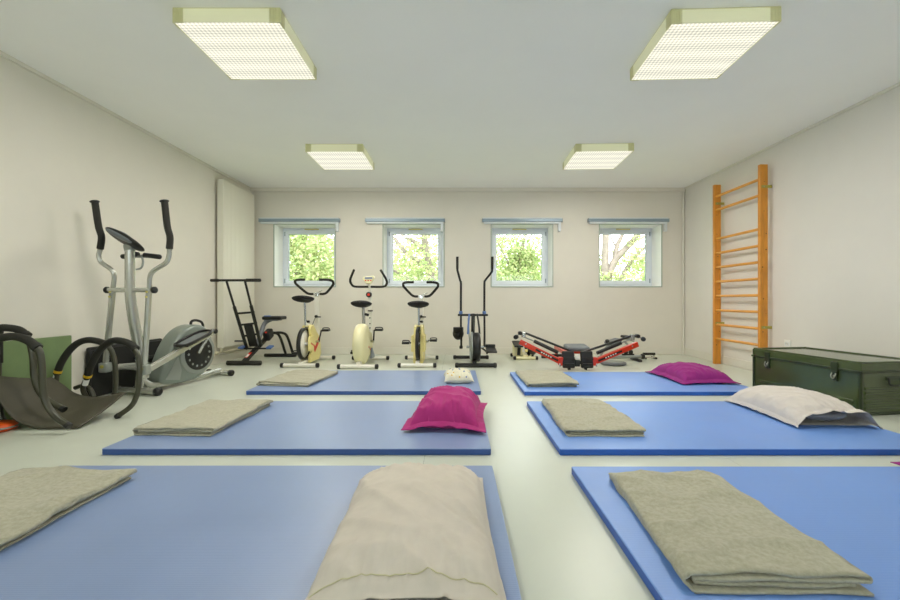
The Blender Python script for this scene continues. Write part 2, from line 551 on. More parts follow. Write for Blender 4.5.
# windows
for i, (x0, x1) in enumerate(WX):
    wy = YB + 0.30
    e = 0.004
    fr = MB()
    fw = 0.05
    def ring(mb, x0, x1, z0, z1, w, y0, y1, bev=0.006):
        mb.b2(x0, x1, y0, y1, z0, z0 + w, bev).b2(x0, x1, y0, y1, z1 - w, z1, bev)
        mb.b2(x0, x0 + w, y0, y1, z0 + w, z1 - w, bev).b2(x1 - w, x1, y0, y1, z0 + w, z1 - w, bev)
    ring(fr, x0 + e, x1 - e, WZ0 + e, WZ1 - e, fw, wy, wy + 0.06)
    win = struct('window_%d' % (i + 1), fr, 'upvc')
    sl = MB()
    ring(sl, x0 + fw - 0.008, x1 - fw + 0.008, WZ0 + fw - 0.008, WZ1 - fw + 0.008, 0.062, wy - 0.018, wy + 0.03, 0.008)
    sash = sl.build('sash', 'upvc', win)
    gx0, gx1, gz0, gz1 = x0 + 0.104, x1 - 0.104, WZ0 + 0.104, WZ1 - 0.104
    g = MB()
    ring(g, gx0 - 0.004, gx1 + 0.004, gz0 - 0.004, gz1 + 0.004, 0.006, wy - 0.010, wy + 0.02, 0.001)
    g.build('glazing_seal', 'rubber_seal', sash)
    MB().b2(gx0, gx1, wy + 0.004, wy + 0.010, gz0, gz1).build('pane', 'window_glass', sash)
    # reveal lining and the thin edge trim round the opening
    rv = MB()
    t = 0.004
    rv.b2(x0, x0 + t, YB - 0.004, wy + 0.01, WZ0, WZ1).b2(x1 - t, x1, YB - 0.004, wy + 0.01, WZ0, WZ1)
    rv.b2(x0, x1, YB - 0.004, wy + 0.01, WZ1 - t, WZ1).b2(x0, x1, YB - 0.004, wy + 0.01, WZ0, WZ0 + t)
    rv.build('reveal', 'reveal_white', win)
    et = MB()
    ring(et, x0 - 0.014, x1 + 0.014, WZ0 - 0.014, WZ1 + 0.014, 0.016, YB - 0.012, YB - 0.001, 0.003)
    et.build('edge_trim', 'edge_grey', win)
    hl = i < 2
    # handle in the opening stile, hinges on the other side, strip vent at the top
    hx = (x1 - 0.075) if hl else (x0 + 0.075)
    h = MB().box((hx, wy - 0.024, (WZ0 + WZ1) / 2), (0.028, 0.012, 0.07), None, 0.005)
    h.tube([(hx, wy - 0.03, (WZ0 + WZ1) / 2 + 0.012), (hx, wy - 0.055, (WZ0 + WZ1) / 2 + 0.01), (hx, wy - 0.06, (WZ0 + WZ1) / 2 - 0.02), (hx, wy - 0.06, (WZ0 + WZ1) / 2 - 0.12)], 0.009, 10, 4)
    h.build('window_handle', 'plastic_white', sash)
    xh = x0 + 0.046 if hl else x1 - 0.046
    for z in (WZ0 + 0.10, WZ1 - 0.10):
        MB().rod((xh, wy - 0.022, z - 0.035), (xh, wy - 0.022, z + 0.035), 0.009, 10).build('hinge', 'rubber_seal', win)
    MB().b2((x0 + x1) / 2 - 0.11, (x0 + x1) / 2 + 0.12, wy - 0.022, wy, WZ1 - 0.03, WZ1 - 0.014, 0.003).build('strip_vent', 'vent_yellow', win)

# roller blinds above the windows
BLX = [(-3.055, -1.808), (-1.406, -0.175), (0.409, 1.651), (2.053, 3.301)]
wn = ['the window beside the tall radiator', 'the second window from the tall radiator', 'the second window from the wall bars', 'the window nearest the wall bars']
for i, (x0, x1) in enumerate(BLX):
    t = thing('roller_blind', 'blue-grey roller blind casing with white bottom rail above ' + wn[i], 'blind', ((x0 + x1) / 2, YB - 0.06, 2.02), 0, 'rolled-up blinds above the windows')
    MB().b2(x0, x1, YB - 0.062, YB, 2.062, 2.112, 0.012, 3).build('casing', 'blind_blue', t, world=True)
    MB().b2(x0 + 0.01, x1 - 0.01, YB - 0.056, YB, 2.110, 2.128, 0.004).build('top_channel', 'blind_white', t, world=True)
    MB().b2(x0 + 0.02, x1 - 0.02, YB - 0.052, YB - 0.012, 2.036, 2.064, 0.005).build('bottom_rail', 'blind_white', t, world=True)
    MB().b2(x1 - 0.065, x1 - 0.02, YB - 0.045, YB - 0.002, 1.915, 2.060, 0.008).build('chain_guide', 'blind_white', t, world=True)
    MB().rod(((x0 + x1) / 2 + 0.05, YB - 0.058, 2.045), ((x0 + x1) / 2 + 0.05, YB - 0.05, 2.045), 0.012, 10).build('pull_tab', 'plastic_white', t, world=True)
    for x in (x0 - 0.0, x1):
        MB().box((x, YB - 0.031, 2.087), (0.006, 0.064, 0.054), None, 0.002).build('end_cap', 'rubber_seal', t, world=True)

# ------------------------------------------------------------------ ceiling lights
def light(cx, cy, rz, label):
    S, Hh = 0.636, 0.088
    t = thing('ceiling_light', label, 'light', (cx, cy, ZC - Hh), rz, 'square ceiling lights')
    h = S / 2
    MB().b2(-h + 0.004, h - 0.004, -h + 0.004, h - 0.004, 0.05, Hh, 0.003).build('tray', 'lamp_side', t)
    for sx, sy in ((0, -1), (0, 1), (-1, 0), (1, 0)):
        if sx == 0:
            MB().b2(-h + 0.06, h - 0.06, sy * h - 0.004, sy * h + 0.004, 0.002, Hh - 0.006, 0.002).build('side_panel', 'lamp_side', t)
        else:
            MB().b2(sx * h - 0.004, sx * h + 0.004, -h + 0.06, h - 0.06, 0.002, Hh - 0.006, 0.002).build('side_panel', 'lamp_side', t)
    for sx in (-1, 1):
        for sy in (-1, 1):
            m = MB()
            m.b2(min(sx * h, sx * (h - 0.062)), max(sx * h, sx * (h - 0.062)), sy * h - 0.005, sy * h + 0.005, 0.0, Hh - 0.004, 0.002)
            m.b2(sx * h - 0.005, sx * h + 0.005, min(sy * h, sy * (h - 0.062)), max(sy * h, sy * (h - 0.062)), 0.0, Hh - 0.004, 0.002)
            for k in range(3):
                x = sx * (h - 0.016 - 0.016 * k)
                m.b2(x - 0.004, x + 0.004, sy * h - 0.007, sy * h + 0.007, 0.003, Hh - 0.008, 0.001)
            m.build('corner_piece', 'lamp_corner', t)
    MB().b2(-h - 0.002, h + 0.002, -h - 0.002, h + 0.002, Hh - 0.006, Hh, 0.001).build('rim', 'lamp_corner', t)
    MB().b2(-h + 0.006, h - 0.006, -h + 0.006, h - 0.006, 0.002, 0.010, 0.001).build('diffuser', 'prismatic_diffuser', t)
    ld = bpy.data.lights.new('tubes', 'AREA')
    ld.shape = 'SQUARE'
    ld.size = S - 0.03
    ld.energy = LAMP_W
    ld.color = (1.0, 0.95, 0.87)
    lo = bpy.data.objects.new('tubes', ld)
    COL.objects.link(lo)
    lo.parent = t
    lo.location = (0, 0, -0.004)
    return t
light(-1.370, 2.765, 0, 'square ceiling light over the worn mat with the puffy magenta pillow')
light(1.623, 2.765, R(-2.2), 'square ceiling light hung slightly askew over the mat with the grey pillow')
light(-1.362, 4.900, 0, 'square ceiling light near the exercise bikes and the tall radiator')
light(1.668, 4.885, R(-2.0), 'square ceiling light above the red rowing machine')

# ------------------------------------------------------------------ radiator, pipes, sockets
rd = thing('radiator', 'tall cream panel radiator with fine vertical ribs on the wall', 'radiator', (-3.13, 5.84, 0.2))
RX0, RX1, RY0, RY1, RZ0, RZ1 = -3.158, -3.067, 5.42, 6.255, 0.215, 2.45
m = MB().b2(RX0, RX1 - 0.006, RY0, RY1, RZ0, RZ1, 0.006)
m.build('panel', 'radiator', rd, world=True)
nr = 24
for k in range(nr):
    y = RY0 + 0.02 + (RY1 - RY0 - 0.04) * (k + 0.5) / nr
    MB().b2(RX1 - 0.007, RX1, y - 0.0145, y + 0.0145, RZ0 + 0.012, RZ1 - 0.012, 0.003, 1).build('rib', 'radiator', rd, world=True)
for z in (0.5, 2.2):
    MB().b2(XL + 0.001, RX0 + 0.002, 5.6, 5.66, z, z + 0.05).build('bracket', 'pipe_beige', rd, world=True)
    MB().b2(XL + 0.001, RX0 + 0.002, 6.0, 6.06, z, z + 0.05).build('bracket', 'pipe_beige', rd, world=True)
MB().rod((-3.11, 5.44, 0.16), (-3.11, 5.44, 0.222), 0.018, 12).build('valve', 'pipe_beige', rd, world=True)
p = MB().tube([(-3.14, 5.30, 0.155), (-3.12, 5.44, 0.155), (-3.10, 5.75, 0.155), (-3.06, 6.30, 0.155), (-3.06, 6.385, 0.155)], 0.014, 10, 5)
p.rod((-3.155, 5.34, 0.155), (-3.095, 5.34, 0.155), 0.024, 12)
tag(p.build('heating_pipe', 'pipe_beige'), 'beige heating pipe running low along the wall under the tall radiator', 'pipe')

so = thing('wall_socket', 'small white wall socket with round well above the green trunk', 'socket', (XR - 0.001, 4.40, 0.38))
MB().b2(XR - 0.011, XR, 4.36, 4.44, 0.338, 0.420, 0.004).build('plate', 'plastic_white', so, world=True)
MB().lathe_on((XR - 0.010, 4.40, 0.379), (-1, 0, 0), [(0, 0.026), (0.004, 0.026), (0.004, 0.020), (-0.002, 0.019)], 20, False).build('well', 'blind_white', so, world=True)
for dy in (-0.009, 0.009):
    MB().cyl((XR - 0.0112, 4.40 + dy, 0.379), (XR - 0.0125, 4.40 + dy, 0.379), 0.0035, 8).build('pin_hole', 'black_plastic', so, world=True)
so = thing('wall_socket', 'white wall socket low on the wall behind the silver cross trainer', 'socket', (XL + 0.001, 4.55, 0.44))
MB().b2(XL, XL + 0.010, 4.51, 4.59, 0.40, 0.48, 0.004).build('plate', 'plastic_white', so, world=True)
MB().lathe_on((XL + 0.009, 4.55, 0.44), (1, 0, 0), [(0, 0.026), (0.004, 0.026), (0.004, 0.020), (-0.002, 0.019)], 20, False).build('well', 'blind_white', so, world=True)

# ------------------------------------------------------------------ wall bars
wbar = thing('wall_bars', 'orange pine wall bars with ten rungs and one rung missing', 'wall bars', (3.48, 5.06, 0))
PX0, PX1 = 3.432, 3.520
for y0 in (4.625, 5.445):
    post = MB().b2(PX0, PX1, y0, y0 + 0.040, 0.0, 2.382, 0.004).build('post', 'pine', wbar, world=True)
    rnd = random.Random(int(y0 * 10))
    for k in range(9):
        z = 0.12 + 2.2 * (k + rnd.random() * 0.6) / 9
        x = rnd.uniform(PX0 + 0.02, PX1 - 0.02)
        MB().cyl((x, y0 - 0.0012, z), (x, y0 + 0.001, z), rnd.uniform(0.004, 0.008), 10).build('knot', 'wood_knot', post, world=True)
    for z in (0.54, 2.13):
        MB().b2(PX1 - 0.075, XR, y0 - 0.004, y0 - 0.0005, z - 0.016, z + 0.016, 0.001).build('wall_bracket', 'brass_bracket', post, world=True)
        MB().cyl((PX1 - 0.05, y0 - 0.004, z), (PX1 - 0.05, y0 - 0.008, z), 0.006, 8).build('screw', 'chrome', post, world=True)
for z in (2.228, 2.045, 1.660, 1.470, 1.282, 1.092, 0.903, 0.713, 0.523, 0.335):
    MB().tube([(3.468, 4.655, z), (3.468, 5.455, z)], 0.0185, 12, 0, flat=0.9).build('rung', 'pine_rung', wbar, world=True)

# ------------------------------------------------------------------ green trunk
ang = math.atan2(2.967 - 2.842, 3.91 - 3.004)
tk = thing('trunk', 'dark green metal army trunk with latches and ribbed end', 'trunk', (2.967, 3.004, 0), ang)
LW, LL, LH = 0.555, 0.915, 0.396                 # across (x), along (y), height
MB().b2(0, LW, 0, LL, 0.012, 0.325, 0.006).build('body', 'army_green', tk)
lid = MB().b2(-0.010, LW + 0.010, -0.010, LL + 0.010, 0.318, 0.386, 0.008).build('lid', 'army_green', tk)
MB().b2(-0.016, LW + 0.016, -0.016, LL + 0.016, 0.312, 0.330, 0.004).build('lid_rim', 'army_green_dark', lid)
for y in (-0.004, LL - 0.024):
    MB().b2(-0.004, LW + 0.004, y, y + 0.028, 0.384, 0.396, 0.004).build('lid_edge_bead', 'army_green', lid)
for x in (-0.006, LW - 0.022):
    MB().b2(x, x + 0.028, 0, LL, 0.384, 0.396, 0.004).build('lid_edge_bead', 'army_green', lid)
for k in range(5):                                # pressed ribs
    z = 0.045 + 0.036 * k
    MB().b2(0.03, LW - 0.03, -0.007, 0.004, z, z + 0.020, 0.006, 2).build('end_rib', 'army_green', tk)
for k in range(2):
    z = 0.045 + 0.040 * k
    MB().b2(-0.007, 0.004, 0.05, LL - 0.05, z, z + 0.022, 0.006, 2).build('front_rib', 'army_green', tk)
for x, y in ((0, 0), (LW, 0), (0, LL), (LW, LL)):
    MB().box((x, y, 0.165), (0.020, 0.020, 0.31), None, 0.006).build('corner_strip', 'army_green_dark', tk)
MB().b2(-0.006, LW + 0.006, -0.006, LL + 0.006, 0.0, 0.022, 0.004).build('base_rim', 'army_green_dark', tk)
for y in (0.175, 0.76):
    lt = MB().b2(-0.020, -0.009, y - 0.026, y + 0.026, 0.300, 0.372, 0.004).build('latch', 'army_green_dark', tk)
    MB().b2(-0.016, -0.002, y - 0.020, y + 0.020, 0.225, 0.305, 0.008).build('hasp_plate', 'army_green_dark', lt)
    MB().tube([(-0.018, y - 0.014, 0.285), (-0.028, y - 0.014, 0.260), (-0.028, y, 0.243), (-0.028, y + 0.014, 0.260), (-0.018, y + 0.014, 0.285)], 0.0045, 8, 4).build('latch_loop', 'latch_metal', lt)
    MB().rod((-0.024, y, 0.262), (-0.014, y, 0.262), 0.009, 10).build('staple', 'latch_metal', lt)
MB().box((LW / 2, -0.003, 0.268), (0.13, 0.008, 0.03), None, 0.003).build('handle_plate', 'army_green_dark', tk)
MB().tube([(LW / 2 - 0.05, -0.008, 0.270), (LW / 2 - 0.062, -0.022, 0.25), (LW / 2 - 0.05, -0.024, 0.225), (LW / 2 + 0.05, -0.024, 0.225), (LW / 2 + 0.062, -0.022, 0.25), (LW / 2 + 0.05, -0.008, 0.270)], 0.006, 8, 4).build('carry_handle', 'black_metal', tk)

# ------------------------------------------------------------------ exercise mats
MT = 0.037
def mat_slab(x0, x1, y0, y1, mat, label, seed):
    m = MB()
    bm = bmesh.new()
    bmesh.ops.create_cube(bm, size=1.0)
    w, l = x1 - x0, y1 - y0
    for v in bm.verts:
        v.co = Vector((v.co.x * w, v.co.y * l, v.co.z * MT + MT / 2))
    vert_edges = [e for e in bm.edges if abs(e.verts[0].co.z - e.verts[1].co.z) > 0.01]
    bmesh.ops.bevel(bm, geom=vert_edges, offset=0.008, segments=3, profile=0.5, affect='EDGES')
    top = [e for e in bm.edges if abs(e.verts[0].co.z - e.verts[1].co.z) < 1e-6 and len(e.link_faces) == 2 and abs(e.calc_face_angle()) > 0.5]
    bmesh.ops.bevel(bm, geom=top, offset=0.004, segments=2, profile=0.5, affect='EDGES')
    bm.verts.index_update()
    m.add([v.co.copy() for v in bm.verts], [[v.index for v in f.verts] for f in bm.faces], False)
    bm.free()
    o = m.build('exercise_mat', mat)
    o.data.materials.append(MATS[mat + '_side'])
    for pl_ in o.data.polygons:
        pl_.material_index = 0 if pl_.normal.z > 0.3 else 1  # tops paler: sheen put into the colour, with wear on the worn ones
    o.location = ((x0 + x1) / 2, (y0 + y1) / 2, 0)
    return tag(o, label, 'mat', 'blue exercise mats in two rows')
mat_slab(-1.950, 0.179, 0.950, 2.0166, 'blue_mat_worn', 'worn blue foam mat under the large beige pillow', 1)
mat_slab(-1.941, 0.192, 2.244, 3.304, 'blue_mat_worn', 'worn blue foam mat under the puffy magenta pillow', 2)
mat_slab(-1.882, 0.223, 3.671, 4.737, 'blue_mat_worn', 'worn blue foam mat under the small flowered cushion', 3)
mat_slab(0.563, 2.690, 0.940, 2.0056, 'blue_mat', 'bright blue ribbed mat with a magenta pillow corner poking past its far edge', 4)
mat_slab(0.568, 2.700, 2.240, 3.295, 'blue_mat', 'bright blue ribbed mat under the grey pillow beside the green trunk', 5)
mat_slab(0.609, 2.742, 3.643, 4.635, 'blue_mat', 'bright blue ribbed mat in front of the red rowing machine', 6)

# ------------------------------------------------------------------ folded blankets
def blanket(x0, x1, y0, y1, label, seed, layers=4, t=0.0115, amp=0.006, rot=0.0, taper=0.0):
    """a fleece folded over and over: one long strip seen in section, swept along its length"""
    rnd = random.Random(seed)
    cx, cy, w, l = (x0 + x1) / 2, (y0 + y1) / 2, x1 - x0, y1 - y0
    ct = t * 0.80
    path = []                                       # (x, z, layer): the outer turn wraps the inner ones
    ins = [rnd.uniform(0.0, 0.018) for _ in range(layers + 1)]
    nseg = 24
    xl, xr = -w / 2, w / 2
    def row(xa, xb, k):
        z = t * (k + 0.5)
        return [(xa + (xb - xa) * i / nseg, z, k) for i in range(nseg + 1)]
    def fold(x, ka, kb, sgn):
        za, zb = t * (ka + 0.5), t * (kb + 0.5)
        h2 = (zb - za) / 2
        bul = min(abs(h2), 0.016)
        return [(x + sgn * math.cos(-PI / 2 + PI * q / 7) * bul, (za + zb) / 2 + math.sin(-PI / 2 + PI * q / 7) * h2, ka + (kb - ka) * q / 7) for q in range(1, 7)]
    L_ = layers - 1
    path += row(xr - 0.012 - ins[0], xl + 0.016, 0)
    path += fold(xl + 0.016, 0, L_, -1)
    path += row(xl + 0.016, xr - 0.010, L_)
    if layers > 2:
        path += fold(xr - 0.010, L_, L_ - 1, 1)
        path += row(xr - 0.010 - ins[2] * 0.3, xl + 0.035, L_ - 1)
    if layers > 3:
        path += fold(xl + 0.035, L_ - 1, L_ - 2, -1)
        path += row(xl + 0.035, xr - 0.02 - ins[3], L_ - 2)
    n = len(path)
    nrm = []
    for i in range(n):
        a, b = path[max(0, i - 1)], path[min(n - 1, i + 1)]
        d = Vector((b[0] - a[0], 0, b[1] - a[1])).normalized()
        nrm.append(Vector((-d.z, 0, d.x)))
    ny = 64
    eo = [(rnd.uniform(-0.022, 0.016), rnd.uniform(-0.016, 0.022)) for _ in range(layers + 1)]
    def pos(i, j, side):
        x, z, k = path[i]
        k0, f = int(k), k - int(k)
        a = eo[k0][0] * (1 - f) + eo[min(layers, k0 + 1)][0] * f
        b = eo[k0][1] * (1 - f) + eo[min(layers, k0 + 1)][1] * f
        v = j / ny
        y = (-l / 2 + a) * (1 - v) + (l / 2 + b) * v
        y += 0.016 * nz(x * 5 + seed, v * 0.5, k0 * 1.7)
        hx = (z / (t * layers)) ** 1.2
        big = nz(x * 3.0 + seed * 3.1, y * 2.4, 0.3) * 1.3
        wr = (1 - abs(nz(x * 3.2 + y * 2.6 + seed, y * 4.5 - x * 1.5, 1.2 + seed))) ** 5 * 1.5 - 0.4
        wr += (1 - abs(nz(x * 2.0 - y * 3.5 + seed * 1.7, y * 3 + x * 4.5, 4.2 + seed))) ** 7 * 1.0
        wr += 0.30 * nz(x * 20, y * 17, seed) + 0.14 * nz(x * 47, y * 43, seed)
        ev = min(v, 1 - v)
        droop = -0.010 * max(0.0, 1 - ev * 14) ** 2 * hx * (0.6 + 0.8 * nz(x * 7, seed * 1.3, v))
        puff = 0.006 * hx * min(1.0, (w / 2 - abs(x)) * 14)
        dz = amp * hx * (big + wr) + droop + puff
        px = Vector((x * (1 - taper * v) + 0.014 * nz(y * 3.4, seed, k0 * 0.5) + 0.006 * nz(y * 11, seed, k0 * 0.9), y, z + dz + amp * 0.6 * hx))
        q = px + nrm[i] * (ct / 2 * side)
        q.z = max(q.z, 0.0008)
        return q
    m = MB()
    V, Fc = [], []
    for side in (-1, 1):
        for j in range(ny + 1):
            for i in range(n):
                V.append(pos(i, j, side))
    S = n * (ny + 1)
    for j in range(ny):
        for i in range(n - 1):
            a = j * n + i
            Fc.append([a, a + 1, a + n + 1, a + n])
            Fc.append([S + a, S + a + n, S + a + n + 1, S + a + 1])
        for i in (0, n - 1):
            a = j * n + i
            Fc.append([a, a + n, S + a + n, S + a])
    for i in range(n - 1):
        for j in (0, ny):
            a = j * n + i
            Fc.append([a, S + a, S + a + 1, a + 1])
    m.add(V, Fc, True)
    o = m.build('folded_blanket', 'fleece')
    o.location = (cx, cy, MT)
    o.rotation_euler = (0, 0, rot)
    return tag(o, label, 'blanket', 'folded fleece blankets on the mats')
blanket(-1.985, -1.455, 1.16, 1.875, 'folded grey-green fleece blanket on the mat with the large beige pillow', 11, 4, 0.0090, 0.011)
blanket(-1.930, -1.425, 2.455, 3.170, 'folded grey fleece blanket on the mat with the puffy magenta pillow', 12, 4, 0.0105, 0.006, R(-2.5))
blanket(-1.860, -1.330, 3.870, 4.560, 'thin folded grey blanket on the mat with the small flowered cushion', 13, 3, 0.0105, 0.006, R(-7))
blanket(0.655, 1.165, 1.140, 1.850, 'large crumpled grey-green fleece blanket with loose layers showing at one end', 14, 4, 0.0092, 0.010, R(-1), 0.11)
blanket(0.650, 1.145, 2.455, 3.200, 'folded grey-green fleece blanket on the mat with the grey pillow', 15, 4, 0.0095, 0.007, R(0), 0.09)
blanket(0.660, 1.148, 3.830, 4.520, 'folded pale grey blanket on the mat in front of the red rowing machine', 16, 4, 0.0092, 0.006, R(0.5))

# ------------------------------------------------------------------ pillows
def pillow(name, cx, cy, w, l, h, mat, label, seed, flange=0.035, rz=0.0, seam=0.04, wr=0.006, open_end=False, group=None, inner='cotton_inner', pinch=0.05, lift=None, p=2.3, skew=0.0, stitch=False, fdrop=0.55):
    t = thing(name, label, 'pillow', (cx, cy, MT), rz, group)
    def xy(u, v):
        x = w / 2 * u * (1 - pinch * (1 - v * v) * abs(u))
        y = l / 2 * v * (1 - pinch * (1 - u * u) * abs(v))
        return x, y + skew * x
    def edge_z(u, v):
        c = abs(u) ** 4 * abs(v) ** 4
        z = seam * (1 - 0.45 * c) + 0.008 * nz(u * 2.3 + seed, v * 2.3, 5.0)
        if lift: z += lift(u, v)
        return max(0.012, z)
    def prof(u, v):
        return max(0.0, (1 - abs(u) ** p) * (1 - abs(v) ** p)) ** 0.5
    def wrinkle(u, v):
        x, y = xy(u, v)
        e = max(abs(u), abs(v))
        near = min(1.0, max(0.0, (e - 0.25) / 0.6))
        # creases that run in from the seams
        sv = (1 - abs(nz(u * 5 + seed, v * 1.3, 2.0))) ** 4
        su = (1 - abs(nz(v * 5 + seed, u * 1.3, 7.0))) ** 4
        bl = min(1.0, max(0.0, (abs(v) - abs(u)) * 2.0 + 0.5))
        s1 = sv * bl + su * (1 - bl)
        near *= min(1.0, (1.02 - e) * 6) * (0.45 if v > 0.5 else 1.0 if v < 0.2 else 1.0 - 0.55 * (v - 0.2) / 0.3)
        g = 0.7 * nz(x * 7 + seed, y * 9, 0.0) + 0.18 * nz(x * 19, y * 19 + seed, 1.0)
        d = (1 - abs(nz((x + y) * 7 + seed * 2, (x - y) * 2.2, 3.0))) ** 6
        return wr * ((s1 - 0.3) * near * 1.3 + g * 0.8 + (d - 0.2) * 1.5)
    N = 64
    def up(a, b):
        u, v = 2 * a - 1, 2 * b - 1
        x, y = xy(u, v)
        f = prof(u, v)
        vv = v
        if open_end and v < -0.35:                 # the mouth of the slip stays open a hand's width
            k = min(1.0, (-v - 0.35) / 0.65)
            f = max(f, open_end * max(0.0, 1 - abs(u - 0.15) ** 2.6 / 1.4) ** 0.5 * (1 - max(0, abs(u) - 0.8) * 5))
        z = edge_z(u, v) + (h - seam) * f + wrinkle(u, v) * min(1, f * 2.2 + 0.04)
        return Vector((x, y, z))
    def dn(a, b):
        u, v = 2 * a - 1, 2 * b - 1
        x, y = xy(u, v)
        f = prof(u, v)
        z = edge_z(u, v) * (1 - min(1, f * 1.6))
        if open_end and v < -0.5:
            k = (-v - 0.5) / 0.5
            z = z * (1 - k) + k * (0.006 + edge_z(u, v) * abs(u) ** 6 * 0.8)
            y += 0.05 * k * k * (1 - abs(u) ** 6)
        return Vector((x, y, max(0.001, z)))
    body = MB()
    body.grid(up, N, N)
    body.grid(dn, N, N)
    cover = body.build('cover', mat, t, weld=True)
    if open_end:
        # hem band along the mouth and the pillow inside, its grey darkened for the shade in there
        def hem(a, b):
            u = 2 * a - 1
            q = up(a, 0.0)
            q2 = up(a, 0.085)
            d = q2 + (q - q2) * b
            return d + Vector((0, 0, 0.0035))
        MB().grid(lambda a, b: up(a, 0.056 * b) + Vector((0, 0, 0.002 + 0.003 * math.sin(b * PI * 0.9))), N, 6).build('hem_band', mat, cover)
        if stitch: MB().tube([up(0.03 + 0.94 * k / 40, 0.058) + Vector((0, 0, 0.0045)) for k in range(41)], 0.0016, 6, 0).build('stitching', 'stitch', cover)
        ins = MB()
        ins.ellipsoid((0.02, -l * 0.10, h * 0.36), (w * 0.40, l * 0.33, h * 0.33), 28, 14)
        ins.build('pillow_insert', inner, t)
    if flange:
        # oxford border all round: a wavy flat rim outside the seam
        per = []
        n = 48
        for k in range(n): per.append((-1 + 2 * k / n, -1, 0, -1))
        for k in range(n): per.append((1, -1 + 2 * k / n, 1, 0))
        for k in range(n): per.append((1 - 2 * k / n, 1, 0, 1))
        for k in range(n): per.append((-1, 1 - 2 * k / n, -1, 0))
        fl_m = MB()
        V, Fc = [], []
        K = len(per)
        rows = 4
        for r in range(rows + 1):
            for side in (1, -1):
                for k, (u, v, ox, oy) in enumerate(per):
                    x, y = xy(u, v)
                    d = Vector((x, y, 0))
                    cornerish = (abs(u) * abs(v)) ** 8
                    o = Vector((math.copysign(1, u) * (1 if ox else cornerish), math.copysign(1, v) * (1 if oy else cornerish), 0))
                    fr = r / rows
                    dist = flange * fr
                    z0 = edge_z(u, v)
                    wavy = 0.010 * fr * nz(k * 0.16, seed, 4.0) + 0.005 * fr * nz(k * 0.5, seed, 8.0)
                    z = z0 * (1 - fdrop * fr) + wavy
                    if open_end and v <= -0.999: z = max(z, 0.004)
                    V.append(Vector((x, y, 0)) + o * dist + Vector((0, 0, max(0.003, z) + side * 0.0022)))
        for r in range(rows):
            for k in range(K):
                k2 = (k + 1) % K
                a, b = r * 2 * K, (r + 1) * 2 * K
                if open_end and per[k][3] == -1: continue
                Fc.append([a + k, a + k2, b + k2, b + k])
                Fc.append([a + K + k, b + K + k, b + K + k2, a + K + k2])
                if r == rows - 1:
                    Fc.append([b + k, b + k2, b + K + k2, b + K + k])
        fl_m.add(V, Fc, True)
        fl_m.build('border', mat, cover)
    return t
pillow('pillow', -0.143, 1.402, 0.515, 0.82, 0.160, 'cotton_beige', 'large beige pillow with stitched hem lying on the worn mat', 3, flange=0.016, seam=0.045, wr=0.011, stitch=True, open_end=0.26, pinch=0.05, rz=R(1.5))
pillow('pillow', -0.048, 2.82, 0.43, 0.60, 0.192, 'magenta', 'puffy magenta pillow with a flat border at the end of a worn mat', 7, flange=0.045, seam=0.055, wr=0.012, pinch=0.11, p=2.8, rz=R(-5), fdrop=0.3)
fc = pillow('cushion', 0.022, 4.13, 0.29, 0.36, 0.115, 'cream_cotton', 'small cream cushion dotted with blue flowers on the worn mat before the yellow bike', 5, flange=0.0, seam=0.04, wr=0.008, pinch=0.08, rz=R(3))
pillow('pillow', 2.425, 4.26, 0.50, 0.62, 0.150, 'magenta_dark', 'dark magenta pillow with a flat border on the mat before the wall bars', 9, flange=0.04, seam=0.045, wr=0.009, pinch=0.08, rz=R(3))
pillow('pillow', 2.415, 2.93, 0.50, 0.70, 0.170, 'cotton_grey', 'grey pillow in an open-ended slip beside the green trunk', 13, flange=0.014, seam=0.04, wr=0.010, open_end=0.46, pinch=0.04, rz=R(-1))
pillow('pillow', 2.440, 1.66, 0.50, 0.66, 0.160, 'magenta_dark', 'magenta pillow of which only a corner shows past the mat with the large crumpled blanket', 15, flange=0.04, seam=0.045, wr=0.009, pinch=0.08)
# printed flowers on the small cushion
rnd = random.Random(4)
cov = [c for c in fc.children if c.name.startswith('cover')][0]
deps = [v.co.copy() for v in cov.data.vertices if v.co.z > 0.05]
sel = []
for v in sorted(deps, key=lambda q: rnd.random()):
    if all((v - s).length > 0.052 for s in sel) and abs(v.x) < 0.12:
        sel.append(v)
for v in sel[:22]:
    fm = MB()
    nrm_ = Vector((v.x * 2.2, v.y * 1.8, 0.16)).normalized()
    fm.lathe_on(v - nrm_ * 0.001, nrm_, [(0, 0.010), (0.0025, 0.009)], 6)
    fm.build('flower_print', 'blue_plastic' if rnd.random() < 0.55 else 'yellow_tape', cov)

# ------------------------------------------------------------------ feet shared by the machines
def foot(parent, y, half, r, mat, cap='black_plastic', x=0.0, capw=0.045, capr=1.22):
    f = MB().cyl((x - half + capw * 0.6, y, r * capr), (x + half - capw * 0.6, y, r * capr), r, 14).build('foot_bar', mat, parent)
    for s in (-1, 1):
        MB().rod((x + s * (half - capw), y, r * capr), (x + s * half, y, r * capr), r * capr, 14).build('foot_cap', cap, f)
    return f

def pedal(parent, c, half, mat='black_plastic', tilt=0.0):
    c = Vector(c)
    rot = Matrix.Rotation(tilt, 3, 'X')
    m = MB().box(c, (half * 2, 0.095, 0.030), rot, 0.008)
    o = m.build('pedal', mat, parent)
    MB().tube([c + Vector((-half * 0.9, 0.0, 0.004)), c + Vector((-half * 0.75, 0.01, 0.030)), c + Vector((half * 0.75, 0.01, 0.030)), c + Vector((half * 0.9, 0.0, 0.004))], 0.006, 8, 4, flat=2.2).build('toe_strap', 'black_plastic', o)
    return o

